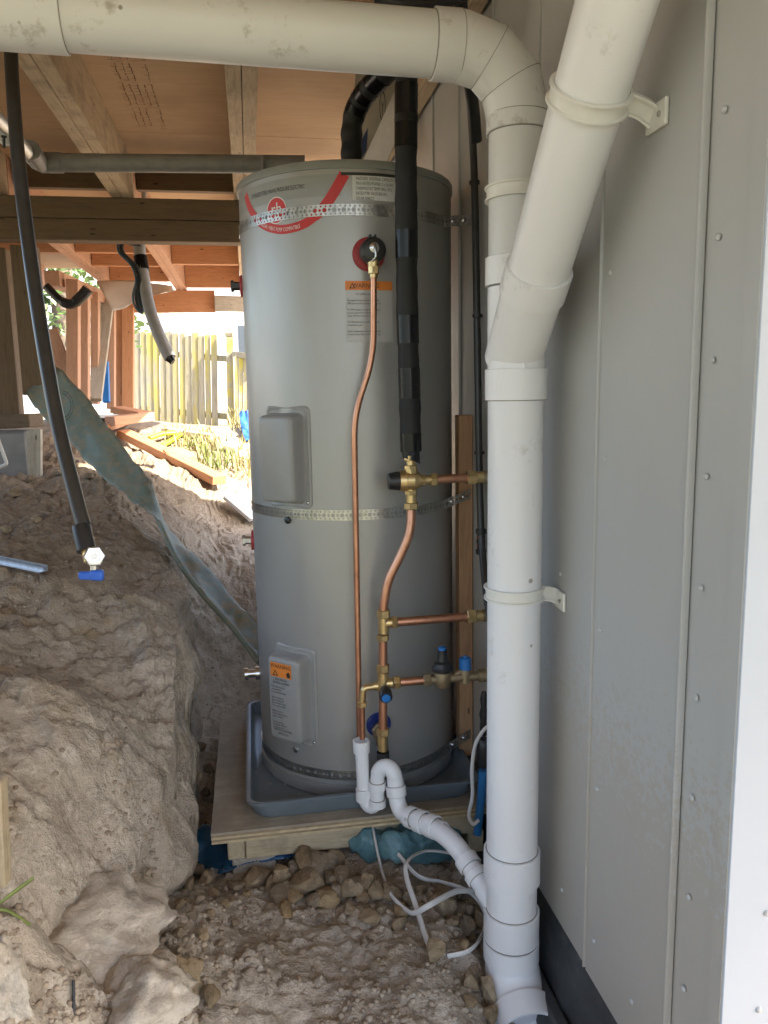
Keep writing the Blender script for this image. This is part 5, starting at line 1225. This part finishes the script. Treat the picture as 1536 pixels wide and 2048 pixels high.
# loose gravel too small to count
def gravel():
    rnd = np.random.default_rng(5); base = []
    for s in range(4):
        bm = bmesh.new(); bmesh.ops.create_icosphere(bm, subdivisions=1, radius=1); bm.verts.ensure_lookup_table(); rr = random.Random(s)
        P = np.array([v.co[:] for v in bm.verts]) * np.array([[.75 + .4 * rr.random()] for _ in bm.verts]); Fc = np.array([[v.index for v in f.verts] for f in bm.faces]); bm.free(); base.append((P, Fc))
    n = 20000; px = rnd.uniform(-30, 1000, n); py = rnd.uniform(1000, 2090, n); VS, FS, off = [], [], 0
    dirs = np.array([tuple(_f)]) + (px[:, None] - 768) / FPX * np.array([tuple(RI)]) - (py[:, None] - 1024) / FPX * np.array([tuple(UP)])
    t = np.full(n, .8); hit = np.zeros(n, bool)
    for _ in range(75):
        q = np.array([[0, 0, EZ]]) + dirs * t[:, None]; below = q[:, 2] < hq(q[:, 0], q[:, 1]); hit |= below; t = np.where(hit, t, t * 1.02)
    lo_, hi_ = t / 1.02, t.copy()
    for _ in range(6):
        md = (lo_ + hi_) / 2; q = np.array([[0, 0, EZ]]) + dirs * md[:, None]; below = q[:, 2] < hq(q[:, 0], q[:, 1]); hi_ = np.where(below, md, hi_); lo_ = np.where(below, lo_, md)
    t = hi_
    q = np.array([[0, 0, EZ]]) + dirs * t[:, None]
    h = hq(q[:, 0], q[:, 1]); mk = base_height(q[:, 0], q[:, 1])[1]
    cl = fbm(q[:, 0] * 5, q[:, 1] * 5, 0 * h, 3, 77)
    keep = hit & (q[:, 1] < 3.2) & (rnd.random(n) < np.where(mk < .6, np.clip(.55 + .7 * cl, .1, 1), np.clip(.06 + .9 * (cl - .15), 0.03, .8) + .45 * (q[:, 1] < 1.4) * (cl > -.05)))
    dw = WK - (q[:, 0] * WN.x + q[:, 1] * WN.y); keep &= dw > .06
    for i in np.nonzero(keep)[0]:
        P, Fc = base[i % 4]; s = .0016 + .0075 * rnd.random() ** 4; a = rnd.random() * 6.28; c_, s_ = math.cos(a), math.sin(a)
        Q = P * np.array([s, s * (.7 + .5 * rnd.random()), s * .8]); Q = np.stack([Q[:, 0] * c_ - Q[:, 1] * s_, Q[:, 0] * s_ + Q[:, 1] * c_, Q[:, 2]], -1) + np.array([q[i, 0], q[i, 1], h[i] + s * .25])
        VS.append(Q); FS.append(Fc + off); off += len(P)
    me = bpy.data.meshes.new('gravel'); VS = np.concatenate(VS); FS = np.concatenate(FS)
    me.vertices.add(len(VS)); me.vertices.foreach_set('co', VS.ravel()); me.loops.add(FS.size); me.loops.foreach_set('vertex_index', FS.ravel().astype(np.int32)); me.polygons.add(len(FS)); me.polygons.foreach_set('loop_start', np.arange(0, FS.size, 3)); me.polygons.foreach_set('loop_total', np.full(len(FS), 3)); me.update(); me.validate()
    me.materials.append(MATS['gravel']); return tag(link('gravel', me), 'loose crumbs of dry clay scattered over the dirt', 'gravel', kind='stuff')
gravel()

# ------------------------------------------------------------------ cables, films and cloth on the ground
def gpath(pts, lift): return [G(x, y) + Vector((0, 0, l if isinstance(l, float) else lift)) for x, y, *r in pts for l in [r[0] if r else lift]]
L1 = [(744, 1690, .06), (748, 1712, .04), (762, 1755), (780, 1808), (806, 1838), (828, 1850), (862, 1849, .02), (910, 1830, .03), (952, 1826, .03), (972, 1812, .03), (960, 1778, .03), (910, 1753, .03), (852, 1745, .03), (816, 1767, .03), (814, 1801, .03), (833, 1849, .015), (852, 1890, -.012), (868, 1914, -.026)]
L2 = [(797, 1746, .02), (838, 1777), (886, 1789), (934, 1806), (963, 1838), (970, 1873), (958, 1907), (934, 1921, -.012), (895, 1921, -.024)]
tag(MB().tube(spline(gpath([(x, y, (r[0] if r else .0) + .032) for x, y, *r in L1], .03), 10), .0066, 10, flat=.55).build('white_cable', 'cable_white', None, 60), 'long looped white flat cable lying on the rubble under the golden stone', 'cable')
tag(MB().tube(spline(gpath([(x, y, (r[0] if r else .0) + .034) for x, y, *r in L2], .03), 10), .0066, 10, flat=.55).build('white_cable', 'cable_white', None, 60), 'white flat cable curving out from the teal film around the loop', 'cable')
def gsheet(rows, lift, **kw): return [[G(x, y, lift + (r[0] if r else 0)) for x, y, *r in row] for row in rows]
sheet('plastic_film', gsheet([[(690, 1702, .06), (740, 1700, .07), (800, 1702, .07), (860, 1700, .06), (925, 1712, .04)], [(700, 1718, .03), (745, 1722, .045), (795, 1730, .05), (850, 1725, .04), (915, 1722, .03)], [(720, 1728, .01), (755, 1735, .02), (792, 1752, .02), (825, 1742, .02), (905, 1728, .01)]], .008), 'teal_film', 'crumpled teal plastic film poking out below the platform', 'plastic film', rough=.030, seed=4, sub=12)
sheet('plastic_film', gsheet([[(372, 1690, .02), (405, 1690, .05), (440, 1700, .06), (470, 1722, .05)], [(385, 1720, .01), (415, 1722, .03), (445, 1730, .035), (470, 1740, .03)], [(405, 1742, .0), (425, 1748, .015), (450, 1752, .02), (475, 1752, .02)]], .006), 'blue_film', 'dark blue plastic film in the gap at the platform corner', 'plastic film', rough=.014, seed=8)
sheet('blue_mesh', gsheet([[(440, 1748, .02), (500, 1734, .03), (560, 1722, .04), (605, 1716, .03)], [(435, 1757, .005), (500, 1746, .015), (570, 1738, .02), (598, 1728, .02)]], .01), 'mesh_blue', 'strip of blue plastic mesh between the platform timber and the clods', 'mesh', rough=.006)
# teal cloth strip on the bank crest
LL = [(52, 792), (98, 846), (142, 888), (176, 928), (225, 975), (281, 1008), (318, 1046), (352, 1117), (403, 1188), (467, 1259), (518, 1327)]
RR = [(100, 722), (135, 755), (170, 790), (205, 838), (255, 908), (300, 962), (328, 1040), (379, 1103), (437, 1164), (487, 1222), (526, 1270)]
YY = [3.72, 3.62, 3.52, 3.42, 3.26, 3.1, 2.95, 2.82, 2.70, 2.55, 2.42]
rowsA = [V(x, y, Y + (.22 if i == 0 else .12)) for i, ((x, y), Y) in enumerate(zip(RR, YY))]; rowsC = [V(x, y, Y - .04) for (x, y), Y in zip(LL, YY)]
rowsB = [(a_ + c_) / 2 + Vector((0, -.02, -.015)) for a_, c_ in zip(rowsA, rowsC)]
for row in (rowsA, rowsB, rowsC):
    for p in row:
        hh = H1(p.x, p.y) + .012
        if p.z < hh: p.z = hh
tc_ = thing('damp_cloth', 'long teal membrane strip sagging from the post down the bank to the tank', 'membrane', rowsB[0])
def strip_mesh():
    gr = [rowsA, rowsB, rowsC]; rows = [spline(r_, 8) for r_ in gr]; cn = len(rows[0]); fine = [spline([rows[i][j] for i in range(3)], 6) for j in range(cn)]; nr = len(fine[0]); m = MB(); vs_ = []
    for i in range(nr):
        for j in range(cn):
            p = fine[j][i].copy(); k = j / cn
            p += Vector((0, -.2, 1)) * (.016 * float(fbm(p.x * 9, p.y * 9, p.z * 9, 3, 6)) + .010 * float(np.abs(fbm(p.x * 20, p.y * 8, p.z * 8, 2, 9)))); vs_.append(p)
    m.add(vs_, [(i * cn + j, i * cn + j + 1, (i + 1) * cn + j + 1, (i + 1) * cn + j) for i in range(nr - 1) for j in range(cn - 1)]); return m
o = strip_mesh().build('membrane', 'teal_cloth', tc_, 70); o.modifiers.new('solid', 'SOLIDIFY').thickness = .002
# rolled edge along the lower half
MB().tube([p + Vector((0, 0, .004)) for p in spline(rowsC[6:], 8)], .010, 8).build('rolled_edge', 'teal_cloth', tc_, 60)
# dotted round print on the cloth
m = MB(); cx_, cy_, Yc = 122, 812, 3.60
for k in range(26):
    t = -1.35 + 2.7 * k / 25
    for rr_ in (20, 24.5):
        p = V(cx_ + rr_ * math.cos(t), cy_ + rr_ * 1.25 * math.sin(t), Yc - .075); m.lathe([(0, .0022), (.001, .0022)], p, (0, -1, .2), 6)
m.build('dotted_print', 'ink_black', tc_, None)

# ------------------------------------------------------------------ small things on the near bank
m = MB(); a, b = G(-30, 1138, .03), G(88, 1160, .025); dr = (b - a).normalized(); M = Matrix.Translation((a + b) / 2) @ frame(dr); Lg = (b - a).length
m.box(M @ Matrix.Translation((0, 0, 0)), Lg, .030, .002); m.box(M @ Matrix.Translation((0, .015, .008)), Lg, .002, .018); m.box(M @ Matrix.Translation((0, .002, .006)), Lg, .002, .012)
tag(m.build('metal_channel', 'aluminium', None, 30), 'short length of pale metal channel lying on the bank', 'channel')
ob = G(-14, 1738)
tag(beam('timber_offcut', V(-20, 1558, ob.y + .01), ob - Vector((0, 0, .03)), .05, .03, 'pine_pallet', None, (0, 1, .1), .003), 'pale timber offcut standing at the bank edge above the grass blades', 'offcut')
for k, (pts, lb) in enumerate(((((-20, 1822), (20, 1790), (68, 1755)), 'long green grass blade leaning up from the bank'), (((-20, 1886), (15, 1873), (62, 1850)), 'shorter green grass blade lying low on the clay'))):
    q = [V(x, y, 1.17 + .02 * i) for i, (x, y) in enumerate(pts)]
    for p in q:
        hh = H1(p.x, p.y) + .01
        if p.z < hh: p.z = hh
    s_ = spline(q, 6); m = MB(); n = len(s_); vs_ = []
    for i, p in enumerate(s_):
        wd_ = .0035 * math.sin(math.pi * min(1, .25 + .75 * (1 - i / (n - 1)))) + .0004; vs_ += [p + Vector((0, 0, wd_)), p + Vector((0, -.002, 0)), p - Vector((0, 0, wd_))]
    m.add(vs_, [(i * 3 + j, i * 3 + j + 1, i * 3 + j + 4, i * 3 + j + 3) for i in range(n - 1) for j in (0, 1)]); o = m.build('grass_blade', 'grass_green', None, 60); o.modifiers.new('solid', 'SOLIDIFY').thickness = .0006; tag(o, lb, 'grass')
p = G(146, 2060); tag(MB().tube([p - Vector((0, 0, .02)), V(147, 1960, (p.y + .05))], .0028, 8).build('cable_stub', 'cable_black', None, 60), 'thin dark cable stub sticking up between the pale boulders', 'cable')
for x, y in ((512, 1545), (540, 1567), (570, 1568), (505, 1520), (598, 1588)):
    rr_ = random.Random(x); q = VZ(x, y, PZ + .016); me = RM['pale'][x % 4]; s = .0045
    o = link('plaster_chip', me, None, Matrix.Translation(q) @ Matrix.Rotation(rr_.random() * 6, 4, 'Z') @ Matrix.Diagonal((s, s * .8, s * .6, 1))); tag(o, 'pale crumb lying in the grey drip tray', 'crumb', 'crumbs in the tray')

# ------------------------------------------------------------------ far yard
def board(px0, py0, px1, py1, Y0, Y1, wd, hg, mat, label, lift=.03, ground_=False, name='timber_board'):
    a = V(px0, py0, Y0); b = V(px1, py1, Y1)
    if ground_: a, b = G(px0, py0, lift), G(px1, py1, lift)
    return tag(beam(name, a, b, wd, hg, mat, None, None, .003), label, 'board')
board(247, 884, 440, 982, 0, 0, .09, .05, 'pine_orange', 'long orange timber lying across the lit slope towards the tank', .06, True)
board(222, 880, 302, 868, 0, 0, .09, .06, 'pine_pink', 'short pinkish timber lying crosswise on the offcuts', .12, True)
board(236, 850, 292, 862, 0, 0, .14, .05, 'pine_orange', 'thick orange offcut in front of the corner stud', .12, True)
board(205, 872, 260, 852, 0, 0, .09, .045, 'pine_orange', 'orange offcut under the crosswise timber', .05, True)
board(268, 845, 520, 872, 11.7, 11.4, .05, .11, 'pine_grey', 'long grey gravel board along the foot of the picket fence')
board(330, 868, 425, 882, 0, 0, .12, .04, 'pine_grey', 'grey plank lying flat on the yard before the fence', .03, True)
board(455, 868, 520, 925, 0, 0, .30, .02, 'carton', 'beige flat sheet lying on the yard beside the tank', .04, True)
o = tag(beam('white_sheet', G(462, 1010, .05), G(515, 1052, .04), .12, .02, 'paint_white', None, None, .002), 'small white sheet offcut lying bright on the lit slope', 'sheet')
o = tag(beam('white_sheet', G(190, 845, .05), G(232, 835, .08), .5, .03, 'paint_white', None, None, .002), 'broad white board lying in the sun below the studs', 'sheet')
tag(beam('blue_board', V(213, 806, 6.0), V(210, 722, 6.1), .06, .02, 'blue_cap', None, WD, .01), 'narrow blue board leaning upright between the far studs', 'board')
lp = thing('loppers', 'pair of loppers with yellow green handles lying on the yard', 'loppers', G(340, 890))
MB().tube(spline([G(300, 892, .05), G(325, 886, .06), G(350, 884, .06)], 5), .016, 10).build('handle', 'yellow_grip', lp, 60)
MB().tube(spline([G(322, 905, .04), G(345, 895, .05), G(362, 886, .06)], 5), .016, 10).build('handle', 'yellow_grip', lp, 60)
MB().tube([G(350, 884, .06), G(372, 874, .06)], [.02, .008], 8).build('blade', 'galvanised', lp, 50)
sheet('blue_tarp', gsheet([[(480, 868, .15), (500, 868, .2), (525, 868, .2)], [(485, 882, .05), (502, 884, .08), (525, 886, .1)], [(492, 894, .02), (505, 896, .02), (525, 898, .02)]], .02), 'tarp_blue', 'blue tarpaulin bundle lying past the tank on the yard', 'tarpaulin', rough=.03)
o = link('white_bag', RM['pale'][1], None, Matrix.Translation(G(463, 905, .05)) @ Matrix.Diagonal((.09, .08, .07, 1))); o.data = RM['pale'][1].copy(); o.data.materials.clear(); o.data.materials.append(MATS['paint_white']); tag(o, 'white crumpled bag beside the grass tuft', 'bag')
tag(MB().lathe([(0, .08), (.02, .095), (.10, .09), (.11, .06), (.11, .01)], G(352, 925, -.03), (.3, -.2, 1), 24).build('round_bucket', 'pine_orange', None, 40), 'round orange brown bowl tipped on the slope beside the loppers', 'bowl')
# fence
fe_ = thing('picket_fence', 'old lichen covered picket fence across the sunlit yard', 'fence', V(380, 850, 11.9))
x = 262.0; i = 0; rnd = random.Random(9)
while x < 442:
    Y = 11.95 - (x - 262) / 240 * .25; t = (x - 262) / 240; yt = 661 + t * 16 + rnd.uniform(-4, 3); yb = 838 + t * 26
    a, b = V(x, yb, Y), V(x - 1.5 + rnd.uniform(-.6, .6), yt, Y); wd_ = .092 * rnd.uniform(.9, 1.08)
    M = Matrix.Translation(a); m = MB(); h_ = (b - a).length; dxt = b.x - a.x
    m.v = [(-wd_ / 2, -.01, -.1), (wd_ / 2, -.01, -.1), (wd_ / 2 + dxt, -.01, h_), (-wd_ / 2 + dxt, -.01, h_ - rnd.uniform(0, .03)), (-wd_ / 2, .01, -.1), (wd_ / 2, .01, -.1), (wd_ / 2 + dxt, .01, h_), (-wd_ / 2 + dxt, .01, h_ - .01)]
    m.f = [(0, 1, 2, 3), (5, 4, 7, 6), (0, 4, 5, 1), (1, 5, 6, 2), (2, 6, 7, 3), (3, 7, 4, 0)]; m.build('picket', 'fence_wood', fe_, None, M); x += 12.9; i += 1
for yy in (700, 815): beam('rail', V(255, yy, 12.03), V(455, yy + 18, 11.8), .04, .09, 'fence_wood', fe_)
a = V(462, 868, 11.7); b = V(459, 675, 11.7); gpst = beam('gate_post', a - Vector((0, 0, .15)), b, .10, .10, 'fence_wood', fe_, WD)
M = Matrix.Translation(b); m = MB(); m.lathe([(0, .05), (.02, .075), (.06, .085), (.075, .07), (.19, .004)], (0, 0, 0), (0, 0, 1), 4, rot=.8); m.build('post_finial', 'fence_wood', gpst, None, M)
for k in range(5):
    xx = 474 + k * 9; beam('picket', V(xx, 866, 11.6), V(xx - 1, 712 + k, 11.6), .062, .02, 'fence_wood', fe_, WD)
beam('rail', V(465, 708, 11.63), V(530, 716, 11.5), .05, .08, 'fence_wood', fe_)
# neighbour house beyond the fence
nh = thing('neighbour_house', 'white neighbouring house wall rising behind the picket fence', 'house', V(380, 800, 24))
def farbox(name, x0, y0, x1, y1, Y, dep, mat, par):
    a, b = V(x0, y1, Y), V(x1, y0, Y); return MB().box(Matrix.Translation(Vector(((a.x + b.x) / 2, Y + dep / 2, (a.z + b.z) / 2))), b.x - a.x, dep, b.z - a.z, 0).build(name, mat, par, None)
farbox('wall', -60, 430, 700, 860, 24, 4, 'paint_white', nh)
farbox('downpipe', 350, 430, 354, 840, 23.9, .06, 'pvc_cream', nh)
wn = farbox('window', 480, 650, 520, 745, 23.93, .06, 'window_dark', nh); farbox('frame', 498, 650, 502, 745, 23.90, .04, 'paint_white', wn); farbox('sill', 476, 745, 524, 750, 23.85, .14, 'paint_white', nh)
# tree behind the left studs
tr = thing('garden_tree', 'leafy garden tree glimpsed between the far studs', 'tree', V(120, 840, 9.0))
a = V(128, 850, 9.0); b = V(118, 480, 9.0); MB().tube(spline([a - Vector((0, 0, .2)), a.lerp(b, .4) + Vector((.04, 0, 0)), b], 6), [.16 - .004 * i for i in range(13)], 12).build('trunk', 'bark', tr, 50)
def leaves(name, c, rad, n, sz, mat, par, seed):
    r_ = random.Random(seed); m = MB()
    for _ in range(n):
        while True:
            d = Vector((r_.uniform(-1, 1), r_.uniform(-1, 1), r_.uniform(-1, 1)))
            if d.length < 1: break
        p = c + Vector((d.x * rad[0], d.y * rad[1], d.z * rad[2])); u = Vector((r_.gauss(0, 1), r_.gauss(0, 1), r_.gauss(0, 1))).normalized(); v = u.orthogonal().normalized(); s = sz * r_.uniform(.6, 1.3)
        m.add([p, p + u * s * .5 + v * s * .25, p + u * s, p + u * s * .5 - v * s * .25], [(0, 1, 2, 3)])
    return m.build(name, mat, par, None)
leaves('crown', V(90, 560, 9.0), (1.3, .9, 1.2), 2600, .11, 'leaf_green', tr, 2)
# grass
def grass(name, areas, label, mat):
    r_ = random.Random(13); m = MB()
    for x0, x1, y0, y1, n, h_ in areas:
        for _ in range(n):
            p = G(r_.uniform(x0, x1), r_.uniform(y0, y1)); hh = h_ * r_.uniform(.4, 1.2); d = Vector((r_.gauss(0, .45), r_.gauss(0, .45), 1)).normalized(); sx_ = Vector((d.y + .01, -d.x, 0)).normalized() * .004
            q = p + d * hh * .55; e = p + d * hh + Vector((d.x, d.y, -.2)) * hh * .3; m.add([p - sx_, p + sx_, q + sx_ * .8, q - sx_ * .8, e], [(0, 1, 2, 3), (3, 2, 4)])
    return tag(m.build(name, mat, None, None), label, 'grass', kind='stuff')
grass('grass_tuft', ((395, 470, 905, 948, 130, .14), (360, 420, 885, 905, 40, .10)), 'bright green grass growing on the edge of the lit slope', 'grass_green')
grass('dry_grass', ((330, 500, 866, 905, 300, .14), (460, 500, 835, 868, 140, .35), (470, 505, 900, 960, 120, .12)), 'dry yellow grass and straw over the sunlit yard', 'grass_dry')
